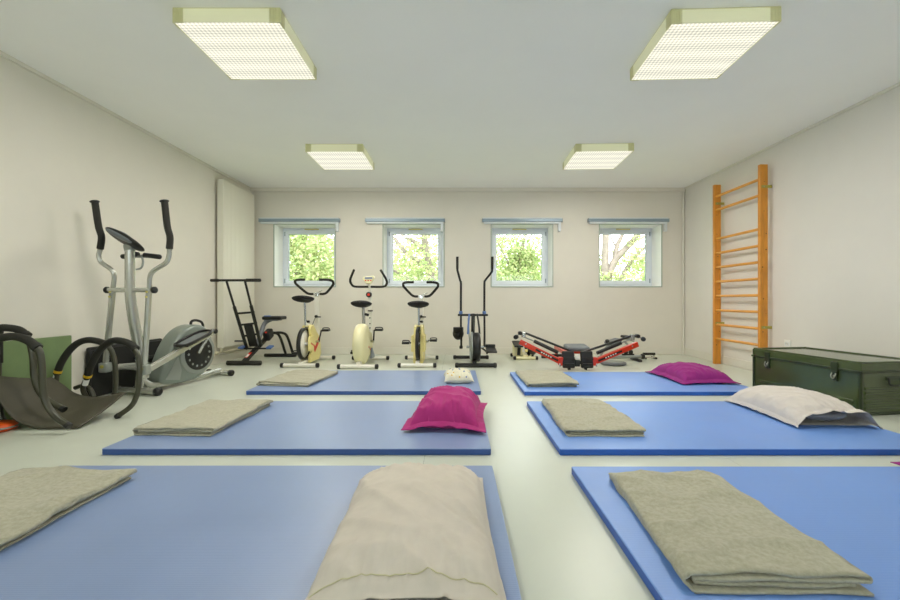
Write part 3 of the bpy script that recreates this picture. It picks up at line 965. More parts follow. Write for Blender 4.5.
def saddle(parent, c, w, l, mat='saddle_black'):
    c = Vector(c)
    def sh(a, b):
        v = 2 * b - 1                                # -1 back (near the viewer) .. 1 nose
        th = 2 * PI * a
        wid = w / 2 * (1 - 0.62 * max(0, (v + 0.15) / 1.15) ** 0.8) * max(0.02, (1 - abs(v) ** 9)) ** 0.5
        hh = (0.050 if math.sin(th) < 0 else 0.034) * max(0.02, (1 - abs(v) ** 8)) ** 0.5
        return c + Vector((wid * math.cos(th), v * l / 2, hh * math.sin(th) + 0.012 * (v < 0) * v * v - 0.008 * v))
    return MB().grid(sh, 20, 16).build('saddle', mat, parent)

# ------------------------------------------------------------------ yellow exercise bikes
def bike_yellow(cx, cy, label, seat_x, pedal_up, logo, seat_z=0.87, bz=0.0, bw=1.0):
    t = thing('exercise_bike', label, 'exercise bike', (cx, cy, 0), 0, 'exercise bikes along the window wall')
    foot(t, -0.355, 0.245, 0.024, 'white_paint')
    foot(t, 0.345, 0.240, 0.024, 'white_paint')
    MB().beam((0, -0.35, 0.055), (0, 0.345, 0.055), 0.045, 0.035, bevel=0.006).build('base_beam', 'white_paint', t)
    MB().beam((0, 0.315, 0.03), (0, 0.275, 0.90 + bz), 0.062, 0.042, up=(0, 1, 0), bevel=0.008).build('mast', 'white_paint', t)
    mc = MB().box((0, 0.270, 0.925 + bz), (0.055, 0.05, 0.05), None, 0.008)
    mc.build('stem_clamp', 'chrome', t)
    lv = MB().tube([(0.0, 0.25, 0.95 + bz), (0.05, 0.235, 0.965 + bz), (0.09, 0.22, 0.985 + bz)], 0.006, 8, 4)
    lv.build('clamp_lever', 'chrome', t)
    # handlebar: flattened hoop, open towards the rider, with foam grips
    for s in (-1, 1):
        hp = [(0.0, 0.27, 0.935), (s * 0.10, 0.27, 0.937), (s * 0.15, 0.26, 0.96), (s * 0.245, 0.21, 1.055), (s * 0.262, 0.18, 1.085), (s * 0.255, 0.15, 1.115), (s * 0.20, 0.12, 1.128), (s * 0.10, 0.08, 1.128)]
        hp = [(x * bw, y, z + bz) for x, y, z in hp]
        hb = MB().tube(hp[:3], 0.012, 10, 4).build('handlebar', 'chrome', t)
        MB().tube([(s * 0.045, 0.27, 0.9355 + bz)] + hp[1:], 0.0175, 10, 6).build('foam_grip', 'foam_black', hb)
    # flywheel with open spokes
    wy, wz, wr_ = (-0.21 if logo else -0.175), 0.285, 0.205
    fw = MB().lathe_on((-0.022, wy, wz), (1, 0, 0), [(0, wr_ - 0.028), (0, wr_), (0.044, wr_), (0.044, wr_ - 0.028), (0, wr_ - 0.028)], 40, False).build('flywheel', 'black_metal', t)
    MB().lathe_on((-0.012, wy, wz), (1, 0, 0), [(0, 0.02), (0, wr_ - 0.026), (0.024, wr_ - 0.026), (0.024, 0.02)], 40).build('wheel_disc', 'white_paint' if logo else 'silver', fw)
    MB().cyl((-0.06, wy, wz), (0.06, wy, wz), 0.022, 16).build('hub', 'chrome', fw)
    # plastic shroud: narrow tall cheek both sides + wide box round the axle, behind the wheel
    sh = None
    for s in (-1, 1):
        poly = [(-0.10, 0.33), (-0.14, 0.47), (-0.10, 0.515), (-0.02, 0.52), (0.10, 0.42), (0.24, 0.33), (0.28, 0.10), (0.20, 0.03), (-0.14, 0.03), (-0.15, 0.11), (-0.08, 0.16)] if logo else \
               [(-0.20, 0.34), (-0.15, 0.50), (-0.02, 0.52), (0.10, 0.42), (0.20, 0.30), (0.22, 0.10), (0.16, 0.03), (-0.20, 0.03), (-0.24, 0.10)]
        x0, x1 = (0.026, 0.062) if s > 0 else (-0.062, -0.026)
        o = MB().prism(poly, 'x', x0, x1, 0.008).build('shroud_cheek', 'yellow_plastic', t)
        MB().box((s * 0.074, wy + (0.05 if logo else 0.06), wz), (0.034, 0.15 if logo else 0.20, 0.19 if logo else 0.215), None, 0.012).build('axle_cover', 'yellow_plastic', o)
        sh = o
    MB().prism([(-0.16, 0.505), (-0.02, 0.525), (0.10, 0.425), (0.22, 0.31), (0.24, 0.05), (0.10, 0.05), (0.06, 0.38), (-0.06, 0.49)], 'x', -0.027, 0.027, 0.0).build('shroud_core', 'yellow_plastic', t)
    if logo:      # red tick with a small word-like dash beside it, printed on the cheek
        MB().prism([(-0.06, 0.235), (0.02, 0.145), (0.19, 0.265), (0.19, 0.345), (0.03, 0.225), (-0.03, 0.265)], 'x', 0.0622, 0.0632).build('tick_logo', 'red_print', sh)
        for k in range(4):
            MB().b2(0.0905, 0.0915, -0.21 + 0.032 * k, -0.187 + 0.032 * k, 0.275 - 0.012 * k, 0.300 - 0.012 * k).build('printed_letter', 'red_print', sh)
    # seat
    MB().cyl((seat_x, -0.09, 0.48), (seat_x, -0.135, seat_z - 0.03), 0.015, 12).build('seat_post', 'chrome', t)
    MB().cyl((0.0, -0.07, 0.42), (seat_x, -0.095, 0.57), 0.021, 12).build('seat_tube', 'white_paint', t)
    MB().rod((seat_x + 0.015, -0.10, 0.565), (seat_x + 0.055, -0.10, 0.565), 0.016, 10).build('seat_knob', 'black_plastic', t)
    saddle(t, (seat_x, -0.13, seat_z), 0.28, 0.26)
    # cranks and pedals
    ax = Vector((0, 0.06, 0.285))
    MB().cyl(ax + Vector((-0.105, 0, 0)), ax + Vector((0.105, 0, 0)), 0.016, 12).build('crank_axle', 'chrome', t)
    for s in (-1, 1):
        d = Vector((0, s * 0.06 * pedal_up[0], s * 0.15 * pedal_up[1]))
        a = ax + Vector((s * 0.105, 0, 0))
        b = a + d + Vector((s * 0.012, 0, 0))
        c = MB().tube([a, a + d * 0.3, b], 0.011, 8, 3).build('crank_arm', 'black_metal', t)
        pedal(t, b + Vector((s * 0.062, 0, 0)), 0.05)
    # tension knob and cable on the mast
    MB().rod((0.0, 0.23, 0.62), (0.0, 0.27, 0.62), 0.020, 12).build('tension_knob', 'black_plastic', t)
    MB().b2(0.0, 0.07, 0.225, 0.245, 0.605, 0.622, 0.004).build('resistance_lever', 'black_metal', t)
    MB().tube([(-0.01, 0.24, 0.60), (-0.035, 0.18, 0.48), (-0.03, 0.12, 0.40)], 0.005, 6, 5).build('brake_cable', 'black_plastic', t)
    return t
bike_yellow(-1.965, 5.51, 'yellow and white exercise bike with an open flywheel and red tick logo', -0.02, (1, 1), True, 0.865)
bike_yellow(-0.490, 5.51, 'yellow and white exercise bike with level pedals and plain narrow shroud', 0.0, (1.6, 0.05), False, 0.795, -0.035, 0.92)

# ------------------------------------------------------------------ cream exercise bike
t = thing('exercise_bike', 'cream and white exercise bike with a round disc housing and small console', 'exercise bike', (-1.21, 5.43, 0), 0, 'exercise bikes along the window wall')
foot(t, -0.38, 0.255, 0.025, 'white_paint')
foot(t, 0.38, 0.265, 0.024, 'white_paint')
MB().beam((0, -0.37, 0.06), (0, 0.38, 0.06), 0.05, 0.04, bevel=0.006).build('base_beam', 'white_paint', t)
body = MB().lathe_on((-0.085, -0.13, 0.285), (1, 0, 0), [(0.0, 0.06), (0.004, 0.19), (0.014, 0.240), (0.035, 0.256), (0.075, 0.260), (0.115, 0.256), (0.138, 0.240), (0.150, 0.19), (0.154, 0.06)], 44)
hs = body.build('disc_housing', 'cream_plastic', t)
MB().prism([(0.02, 0.10), (0.12, 0.42), (0.24, 0.40), (0.33, 0.10)], 'x', -0.045, 0.05, 0.012).build('rear_housing', 'cream_plastic', t)
MB().prism([(0.10, 0.06), (0.16, 0.20), (0.30, 0.08), (0.30, 0.05)], 'x', 0.05, 0.075, 0.006).build('crank_cover', 'grey_print', t)
for k in range(3):
    MB().box((0.0695, -0.06 + 0.05 * k, 0.235 - 0.02 * k), (0.0025, 0.03, 0.022), Matrix.Rotation(0.5, 3, 'X'), 0.001).build('printed_mark', 'red_print' if k != 1 else 'grey_print', hs)
MB().beam((0.01, 0.33, 0.05), (0.01, 0.30, 0.99), 0.045, 0.042, up=(0, 1, 0), bevel=0.008).build('mast', 'white_paint', t)
for z in (0.60, 0.52, 0.46):
    MB().cyl((0.01, 0.285, z), (0.01, 0.295, z), 0.009, 8).build('adjust_hole', 'black_plastic', t)
MB().b2(-0.018, 0.038, 0.27, 0.36, 0.690, 0.708, 0.004).build('mast_collar', 'black_plastic', t)
kn = MB().rod((0.0, 0.245, 0.925), (0.0, 0.29, 0.925), 0.040, 18).build('tension_knob', 'black_plastic', t)
MB().cyl((0.0, 0.2435, 0.925), (0.0, 0.246, 0.925), 0.018, 14).build('knob_badge', 'red_print', kn)
hb = MB().tube([(-0.10, 0.29, 1.035), (0.10, 0.29, 1.035)], 0.012, 10, 0).build('handlebar', 'chrome', t)
MB().tube([(-0.180, 0.16, 1.262), (-0.215, 0.19, 1.20), (-0.250, 0.23, 1.125), (-0.238, 0.26, 1.065), (-0.19, 0.285, 1.036), (0.0, 0.29, 1.035), (0.19, 0.285, 1.036), (0.245, 0.26, 1.068), (0.250, 0.23, 1.125), (0.215, 0.19, 1.20), (0.180, 0.16, 1.262)], 0.016, 10, 6).build('foam_grip', 'foam_black', hb)
co = MB().prism([(-0.035, 1.075), (0.035, 1.075), (0.085, 1.16), (0.070, 1.185), (-0.070, 1.170), (-0.085, 1.135)], 'y', 0.235, 0.275, 0.008).build('console', 'cream_plastic', t)
MB().b2(-0.05, 0.055, 0.231, 0.236, 1.138, 1.168, 0.003).build('display', 'grey_print', co)
for k in range(3):
    MB().b2(-0.05 + 0.036 * k, -0.028 + 0.036 * k, 0.231, 0.236, 1.112, 1.126, 0.002).build('button', 'red_print', co)
MB().tube([(0.01, 0.29, 0.98), (0.005, 0.28, 1.04), (0.0, 0.26, 1.08)], 0.018, 10, 4).build('console_neck', 'white_paint', t)
MB().cyl((-0.005, -0.02, 0.48), (-0.005, -0.055, 0.77), 0.022, 12).build('seat_post', 'silver', t)
MB().rod((0.01, -0.045, 0.665), (0.065, -0.045, 0.65), 0.018, 10).build('seat_knob', 'black_plastic', t)
saddle(t, (-0.02, -0.05, 0.80), 0.27, 0.26)
ax = Vector((0, 0.14, 0.29))
MB().cyl(ax + Vector((-0.11, 0, 0)), ax + Vector((0.10, 0, 0)), 0.016, 12).build('crank_axle', 'chrome', t)
for s in (-1, 1):
    a = ax + Vector((s * 0.09, 0, 0))
    b = a + Vector((s * 0.008, 0.0, s * 0.155))
    MB().tube([a, (a + b) / 2, b], 0.011, 8, 3).build('crank_arm', 'black_metal', t)
    pedal(t, b + Vector((s * 0.065, 0, 0)), 0.055)

# ------------------------------------------------------------------ black cross trainer (far)
t = thing('cross_trainer', 'black cross trainer with two tall bent handles and a tyre-like flywheel', 'cross trainer', (0.235, 5.50, 0))
foot(t, -0.355, 0.262, 0.026, 'black_metal', x=0.015)
foot(t, 0.39, 0.255, 0.024, 'black_metal', x=-0.02)
MB().beam((0, -0.35, 0.06), (0, 0.39, 0.06), 0.05, 0.04, bevel=0.006).build('base_beam', 'black_metal', t)
MB().beam((0.0, 0.33, 0.05), (0.0, 0.10, 0.66), 0.05, 0.04, up=(0, 1, 0), bevel=0.006).build('mast', 'black_metal', t)
MB().cyl((-0.21, 0.10, 0.645), (0.20, 0.10, 0.645), 0.015, 12).build('pivot_bar', 'black_metal', t)
for s in (-1, 1):
    k = 0.217 if s < 0 else 0.250
    j = 0.168 if s < 0 else 0.152
    hl = MB().tube([(s * k, -0.02, 1.425), (s * k, 0.00, 1.27), (s * (k - 0.01), 0.02, 1.22), (s * (j + 0.012), 0.06, 1.12), (s * j, 0.07, 1.08), (s * j, 0.09, 0.90), (s * j, 0.10, 0.66)], 0.0155, 10, 5).build('handle_lever', 'black_metal', t)
    MB().tube([(s * k, -0.02, 1.43), (s * k, 0.0, 1.27)], 0.0175, 10, 0).build('grip', 'foam_black', hl)
    MB().rod((s * j, 0.10, 0.655), (s * j, 0.10, 0.70), 0.026, 12).build('joint_collar', 'blue_plastic', hl)
    lo = MB().tube([(s * j, 0.10, 0.66), (s * j, 0.06, 0.42), (s * (j - 0.006), 0.0, 0.22)], 0.014, 10, 4).build('lower_lever', 'black_metal', t)
    for dx in (-0.012, 0.012):
        pass
# foot plates: left one raised, right one low
pl = MB().box((-0.205, -0.02, 0.42), (0.135, 0.30, 0.022), Matrix.Rotation(R(-28), 3, 'X'), 0.010)
po = pl.build('foot_plate', 'black_plastic', t)
MB().ellipsoid((-0.205, 0.05, 0.395), (0.075, 0.10, 0.085), 20, 12).build('toe_guard', 'black_plastic', po)
MB().tube([(-0.165, -0.16, 0.50), (-0.165, -0.10, 0.35), (-0.165, 0.0, 0.22)], 0.014, 8, 4).build('plate_arm', 'black_metal', po)
MB().rod((-0.19, -0.02, 0.22), (-0.145, -0.02, 0.22), 0.022, 10).build('arm_joint', 'black_plastic', po)
pr = MB().box((0.235, -0.03, 0.185), (0.135, 0.30, 0.022), Matrix.Rotation(R(6), 3, 'X'), 0.010).build('foot_plate', 'black_plastic', t)
MB().box((0.235, 0.10, 0.215), (0.135, 0.022, 0.06), None, 0.008).build('toe_guard', 'black_plastic', pr)
MB().tube([(0.17, -0.15, 0.155), (0.16, 0.0, 0.17), (0.10, 0.2, 0.20)], 0.013, 8, 4).build('plate_arm', 'black_metal', pr)
# flywheel with grey sides
fwm = MB().lathe_on((-0.020, -0.13, 0.235), (1, 0, 0), [(0.0, 0.13), (0.006, 0.175), (0.022, 0.190), (0.082, 0.190), (0.098, 0.175), (0.104, 0.13)], 40).build('flywheel', 'black_plastic', t)
MB().lathe_on((-0.045, -0.11, 0.24), (1, 0, 0), [(0, 0.05), (0.004, 0.185), (0.026, 0.195), (0.026, 0.05)], 36).build('wheel_guard', 'silver_grey', fwm)
MB().cyl((-0.10, -0.13, 0.235), (0.13, -0.13, 0.235), 0.018, 12).build('hub', 'chrome', fwm)
for x in (-0.055, 0.0, 0.055):
    MB().tube([(x, 0.09, 0.655), (x * 1.1, 0.03, 0.60), (x * 1.3, -0.04, 0.50), (x * 1.4, -0.08, 0.40)], 0.013, 8, 4).build('fork_tube', 'blue_plastic' if x < 0 else 'black_metal', t)
MB().beam((-0.05, -0.30, 0.10), (-0.07, 0.1, 0.60), 0.018, 0.03, bevel=0.004).build('stay', 'silver_grey', t)

# ------------------------------------------------------------------ black riding machine by the radiator
t = thing('riding_machine', 'black riding exerciser with ladder-like mast and T handlebar beside the tall radiator', 'exercise machine', (-2.76, 5.33, 0))
W = True
fb = MB().rod(at(226.7, 0, 5.33).xyz.to_2d().to_3d() + Vector((0, 0, 0.032)), Vector((-2.53, 5.33, 0.032)), 0.031, 14).build('foot_bar', 'foam_black', t, world=W)
MB().beam((-2.775, 5.34, 0.03), (-2.690, 5.86, 0.33), 0.055, 0.05, bevel=0.006).build('main_rail', 'black_metal', t, world=W)
lb = MB().beam((-2.766, 5.395, 0.091), (-2.750, 5.49, 0.146), 0.040, 0.004).build('rail_label', 'red_print', t, world=W)
MB().beam((-2.766, 5.40, 0.0975), (-2.757, 5.45, 0.126), 0.030, 0.005).build('printed_mark', 'white_print', lb, world=W)
# mast: two rails leaning towards the viewer
TL, TR_ = at(226.5, 281, 5.15), at(245, 281, 5.15)
BL, BR = at(247, 349, 5.55), at(261, 346, 5.55)
for a, b in ((TL, BL), (TR_, BR)):
    mid = a.lerp(b, 0.36)
    MB().tube([a, mid], 0.014, 10, 0).build('mast_tube', 'black_metal', t, world=W)
    MB().tube([mid, b], 0.021, 10, 0).build('mast_sleeve', 'black_metal', t, world=W)
for f in (0.46, 0.63, 0.80):
    MB().cyl(TL.lerp(BL, f), TR_.lerp(BR, f) + Vector((0.02, 0, 0)), 0.014, 10).build('cross_tube', 'black_metal', t, world=W)
tb = MB().cyl(at(211, 280.3, 5.15), at(260.5, 280.3, 5.15), 0.015, 12).build('handlebar', 'black_metal', t, world=W)
MB().rod(at(246, 280.2, 5.15), at(260.8, 280.2, 5.15), 0.021, 12).build('grip', 'foam_black', tb, world=W)
MB().rod(at(210.5, 280.4, 5.15), at(219, 280.4, 5.15), 0.019, 12).build('grip', 'foam_black', tb, world=W)
pa = TL.lerp(BL, 0.64).lerp(TR_.lerp(BR, 0.64), 0.52)
pb = TL.lerp(BL, 0.98).lerp(TR_.lerp(BR, 0.98), 0.5)
MB().beam(pa, pb, 0.11, 0.03, up=(0, -1, 0), bevel=0.008).build('resistance_pad', 'black_plastic', t, world=W)
MB().cyl(at(234.5, 341, 5.45), at(243, 341, 5.5), 0.011, 8).build('side_peg', 'black_metal', t, world=W)
for px, Y in ((242, 5.50), (270, 5.60)):
    c = at(px, 347, Y)
    MB().box(c, (0.075, 0.10, 0.026), Matrix.Rotation(0.2, 3, 'X'), 0.010).build('pedal', 'blue_plastic', t, world=W)
MB().cyl(at(240, 348.5, 5.50), at(271, 348.5, 5.60), 0.012, 8).build('pedal_axle', 'black_metal', t, world=W)
# seat arm and padded seat
MB().tube([at(257, 345, 5.58), at(261, 333, 5.70), at(265, 323, 5.80), at(272, 319, 5.85)], 0.030, 10, 5).build('seat_arm', 'grey_vinyl', t, world=W)
st = MB().box(at(274.5, 317.8, 5.86), (0.27, 0.22, 0.05), None, 0.018).build('seat', 'black_plastic', t, world=W)
MB().rod(at(264, 318, 5.80), at(271, 318, 5.80), 0.038, 12).build('seat_roll', 'blue_plastic', st, world=W)
MB().b2(-2.70, -2.52, 5.76, 5.94, 0.555, 0.572, 0.004).build('seat_plate', 'grey_vinyl', st, world=W)
# drive unit below the seat and the rear stand
MB().box((-2.655, 5.80, 0.36), (0.09, 0.16, 0.13), Matrix.Rotation(0.4, 3, 'X'), 0.02).build('drive_unit', 'black_plastic', t, world=W)
MB().rod(at(265, 332.5, 5.72), at(267, 332.5, 5.72), 0.012, 8).build('pin', 'red_print', t, world=W)
for dx in (0.0, -0.11):
    MB().tube([(-2.70 + dx, 5.80, 0.36), (-2.62 + dx, 5.95, 0.375), (-2.54 + dx, 6.02, 0.365), (-2.49 + dx, 6.06, 0.30), (-2.43 + dx, 6.11, 0.05)], 0.019, 10, 5).build('rear_leg', 'black_metal', t, world=W)
MB().rod((-2.86, 6.12, 0.026), (-2.38, 6.12, 0.026), 0.026, 12).build('rear_foot_bar', 'black_metal', t, world=W)

# ------------------------------------------------------------------ silver cross trainer by the left wall
t = thing('cross_trainer', 'silver cross trainer with tall black-gripped handles, console and grey flywheel housing', 'cross trainer', (-2.865, 3.685, 0), R(-12))
foot(t, 0.0, 0.25, 0.030, 'silver', capw=0.055, capr=1.18)
rf = foot(t, 0.965, 0.17, 0.028, 'silver', capw=0.055, capr=1.18)
MB().tube([(0.02, 0.0, 0.07), (0.02, 0.02, 0.20), (0.02, 0.03, 0.26)], 0.036, 14, 4).build('mast_base', 'silver', t)
# curved mast (room coordinates from here to the levers)
def tr(*pts):
    return [at(*p) for p in pts]
MB().tube(tr((130, 250, 3.45), (130, 287, 3.47), (131.5, 305, 3.49), (135.5, 330, 3.53), (141, 356, 3.58), (143.5, 378, 3.61)), (0.036, 0.044), 16, 6).build('mast', 'silver', t, world=True)
MB().tube([(0.02, 0.0, 0.16), (0.04, 0.07, 0.085), (0.045, 0.18, 0.060), (0.03, 0.60, 0.055), (0.0, 0.96, 0.055)], 0.030, 12, 6).build('base_beam', 'silver', t)
# console
cc = at(125.2, 239.5, 3.42)
cr = Matrix.Rotation(R(27), 3, 'Y') @ Matrix.Rotation(R(-30), 3, 'X')
co = MB().ellipsoid(cc, (0.175, 0.110, 0.028), 28, 10, cr).build('console', 'black_plastic', t, world=True)
MB().ellipsoid(cc + cr @ Vector((0.0, -0.045, 0.010)), (0.085, 0.042, 0.021), 20, 8, cr).build('display', 'grey_vinyl', co, world=True)
MB().ellipsoid(cc + cr @ Vector((-0.01, -0.06, -0.014)), (0.12, 0.045, 0.018), 20, 8, cr).build('console_underside', 'grey_vinyl', co, world=True)
for k in range(4):
    MB().ellipsoid(cc + cr @ Vector((-0.06 + 0.04 * k, 0.045, 0.022)), (0.012, 0.008, 0.006), 10, 6, cr).build('button', 'silver_grey', co, world=True)
MB().beam(at(130, 252, 3.45), at(128.5, 244, 3.44), 0.07, 0.05, up=(0, 1, 0), bevel=0.012).build('console_bracket', 'silver_grey', t, world=True)
# fixed bar behind the console with pulse grips
MB().cyl(at(123, 256.5, 3.52), at(160, 256.5, 3.46), 0.012, 10).build('pulse_bar', 'silver', t, world=True)
for a, b in ((at(122, 256.5, 3.52), at(127, 256.5, 3.51)), (at(134, 254, 3.50), at(138.5, 254.5, 3.49)), (at(144, 255, 3.48), at(160.5, 257, 3.46))):
    MB().rod(a, b, 0.021, 12).build('pulse_grip', 'black_plastic', t, world=True)
MB().tube(tr((141.5, 255, 3.48), (143, 262, 3.47), (141, 268, 3.46), (136, 269.5, 3.45)), 0.008, 8, 5).build('cable', 'silver_grey', t, world=True)
# crossbar that carries both levers
MB().cyl(at(107, 290, 3.52), at(154, 290, 3.44), 0.020, 12).build('pivot_bar', 'silver', t, world=True)
for a, b in ((at(105.5, 290, 3.52), at(108.5, 290, 3.515)), (at(152.5, 290, 3.44), at(156, 290, 3.435))):
    MB().rod(a, b, 0.029, 12).build('pivot_cap', 'black_plastic', t, world=True)
LEV = {-1: ([(95, 202.5, 3.40), (98.5, 226, 3.42), (101.5, 237, 3.43), (100.2, 249, 3.44), (98.8, 256, 3.45), (101.5, 262.5, 3.46), (111, 269.5, 3.48), (114.2, 276, 3.49), (113, 289, 3.51)], (113, 288, 3.51), (105.3, 366, 3.59)),
       1: ([(164.6, 202, 3.33), (167.3, 226, 3.35), (170, 237, 3.36), (169.4, 249, 3.37), (169, 256, 3.38), (165.8, 263, 3.39), (154, 270.5, 3.41), (150, 277, 3.42), (149.3, 289, 3.44)], (149.3, 288, 3.44), (144.3, 368, 3.51))}
for s in (-1, 1):
    up_, ltop, lbot = LEV[s]
    hp = tr(*up_)
    hv = MB().tube(hp[3:], 0.0185, 12, 6).build('handle_lever', 'silver', t, world=True)
    MB().tube(hp[:4], 0.025, 12, 6).build('grip', 'foam_black', hv, world=True)
    MB().rod(hp[0] + Vector((0, 0, -0.005)), hp[0] + Vector((-0.003, -0.003, 0.018)), 0.034, 14).build('grip_cap', 'black_plastic', hv, world=True)
    la, lb_ = at(*ltop), at(*lbot)
    lo = MB().beam(la, lb_, 0.032, 0.048, up=(0, 1, 0), bevel=0.012).build('lower_lever', 'silver', t, world=True)
    for f in (0.05, 0.11):
        q = la.lerp(lb_, f)
        MB().rod(q + Vector((0, -0.034, 0)), q + Vector((0, -0.020, 0)), 0.009, 8).build('bolt', 'brass_bracket', lo, world=True)
    jc = lb_ + Vector((0, 0, -0.012))
    MB().box(jc, (0.075, 0.07, 0.085), None, 0.012).build('lever_joint', 'silver_grey', lo, world=True)
    MB().rod(jc + Vector((0, -0.045, 0.01)), jc + Vector((0, -0.03, 0.01)), 0.016, 10).build('joint_bolt', 'brass_bracket', lo, world=True)
    # pedal bar runs from the lever back to the crank on the housing
    inv = FRAME[t.name].inverted()
    A = inv @ (jc + Vector((0, 0.03, -0.01)))
    B = Vector((0.170, 0.69, 0.520)) if s > 0 else Vector((-0.175, 0.65, 0.20))
    pbm = MB().beam(A, B, 0.038, 0.055, bevel=0.010).build('pedal_bar', 'silver', t)
    dd = (B - A).normalized()
    c = A.lerp(B, 0.62) + Vector((s * 0.03, 0, 0.046))
    pit = math.atan2(dd.z, math.hypot(dd.x, dd.y))
    rm = Matrix.Rotation(pit, 3, 'X')
    pm = MB().box(c, (0.150, 0.31, 0.022), rm, 0.010).build('foot_plate', 'black_plastic', t)
    rim = [c + rm @ Vector((q[0], q[1], 0.018)) for q in ((-0.072, -0.15), (0.072, -0.15), (0.072, 0.15), (-0.072, 0.15))]
    MB().tube(rim, 0.012, 8, 4, closed=True).build('plate_rim', 'black_plastic', pm)
    MB().box(c + rm @ Vector((0, 0, 0.0125)), (0.110, 0.26, 0.006), rm, 0.002).build('tread', 'grey_vinyl', pm)
    MB().rod((B.x - 0.03, B.y, B.z), (B.x + 0.035, B.y, B.z), 0.026, 12).build('crank_joint', 'black_plastic', pbm)
MB().cyl((-0.205, 0.0, 0.235), (0.165, 0.0, 0.235), 0.018, 12).build('lower_axle', 'silver', t)
# flywheel housing: rounded teardrop
prof = [p for p in catmull([(0.16 + (y - 0.16) * 0.80, z, 0) for y, z in [(0.16, 0.075), (0.20, 0.22), (0.30, 0.40), (0.44, 0.535), (0.62, 0.595), (0.78, 0.575), (0.89, 0.48), (0.925, 0.34), (0.89, 0.19), (0.78, 0.085), (0.62, 0.042), (0.40, 0.035)]], 5, True)]
hs = MB().prism([(p.x, p.y) for p in prof], 'x', -0.095, 0.095, 0.035, 4).build('flywheel_housing', 'housing_grey', t)
cd = MB().lathe_on((0.088, 0.565, 0.305), (1, 0, 0), [(0, 0.215), (0.012, 0.212), (0.020, 0.202), (0.020, 0.02)], 48).build('crank_disc', 'silver_grey', hs)
MB().lathe_on((0.106, 0.565, 0.305), (1, 0, 0), [(0, 0.172), (0.006, 0.170), (0.006, 0.02)], 40).build('disc_centre', 'black_plastic', cd)
for k in range(14):
    a = 2 * PI * k / 14
    MB().ellipsoid((0.1135, 0.565 + 0.130 * math.cos(a), 0.305 + 0.130 * math.sin(a)), (0.003, 0.012, 0.012), 10, 6).build('disc_slot', 'silver_grey', cd)
MB().prism([(0.19, 0.10), (0.26, 0.20), (0.33, 0.30), (0.37, 0.16), (0.35, 0.07)], 'x', 0.090, 0.099, 0.003).build('side_panel', 'silver_grey', hs)
MB().tube([(0.0, 0.57, 0.59), (0.0, 0.585, 0.63), (0.0, 0.65, 0.635), (0.0, 0.72, 0.60), (0.0, 0.735, 0.49)], 0.013, 10, 5).build('carry_handle', 'black_plastic', hs)
MB().tube([(0.10, 0.565, 0.305), (0.13, 0.61, 0.41), (0.155, 0.675, 0.51)], 0.018, 10, 4).build('crank_arm', 'silver', t)

# ------------------------------------------------------------------ things against the left wall
o = MB().box((0, 0, 0.28), (0.024, 1.25, 0.56), None, 0.006).build('folded_gym_mat', 'green_mat')
o.location = (XL + 0.0265, 2.745, 0)
tag(o, 'flat olive-green gym mat standing on edge against the wall', 'gym mat')

bp_ = thing('black_case', 'flat black fabric case leaning on the wall behind the silver cross trainer', 'case', (XL + 0.038, 3.95, 0), 0)
def case_side(a, b):
    return None
mcase = MB().box((0, 0, 0.222), (0.042, 0.88, 0.44), None, 0.018, 3)
mcase.build('panel', 'black_fabric', bp_)
MB().tube([(0.020, -0.43, 0.02), (0.020, -0.43, 0.42), (0.020, 0.43, 0.42), (0.020, 0.43, 0.02)], 0.006, 8, 0).build('piping', 'black_plastic', bp_)
for y in (-0.2, 0.2):
    MB().tube([(0.018, y - 0.02, 0.40), (0.026, y, 0.30), (0.022, y + 0.02, 0.05)], 0.008, 8, 4, flat=0.4).build('strap', 'black_plastic', bp_)

# ------------------------------------------------------------------ two ab rollers with a rubber mat across them
def traced(pts):
    return [at(px, py, Y) for px, py, Y in pts]
A = thing('ab_roller', 'olive-black tubular ab roller with yellow-banded foam arches, beside the silver cross trainer', 'ab roller', (-2.70, 3.1, 0))
# near side
a2_foam = traced([(87, 378, 3.10), (91, 365, 3.08), (100, 350, 3.06), (110, 342, 3.04), (118, 340.5, 3.02), (128, 343, 3.0), (135, 348.5, 2.98)])
a2_tube = traced([(133, 347, 2.98), (138.5, 357, 2.97), (139.5, 370, 2.96), (138, 390, 2.95), (132, 405, 2.95), (117.5, 416.5, 2.945)])
a2_low = [a2_foam[0], at(83, 388, 3.12), Vector((-2.83, 3.14, 0.10)), Vector((-2.80, 3.16, 0.022))]
a1_foam = traced([(57, 374, 3.20), (61, 363, 3.20), (69, 351, 3.21), (78, 343, 3.22), (88, 340, 3.23), (99, 341.5, 3.25), (108, 345, 3.26)])
a1_tube = traced([(106, 344, 3.26), (112, 352, 3.27), (115, 365, 3.28), (115.5, 385, 3.29)]) + [Vector((-2.76, 3.30, 0.08)), Vector((-2.86, 3.30, 0.02))]
a1_low = [a1_foam[0], at(56.5, 384, 3.20), Vector((-3.10, 3.22, 0.10)), Vector((-3.03, 3.24, 0.022))]
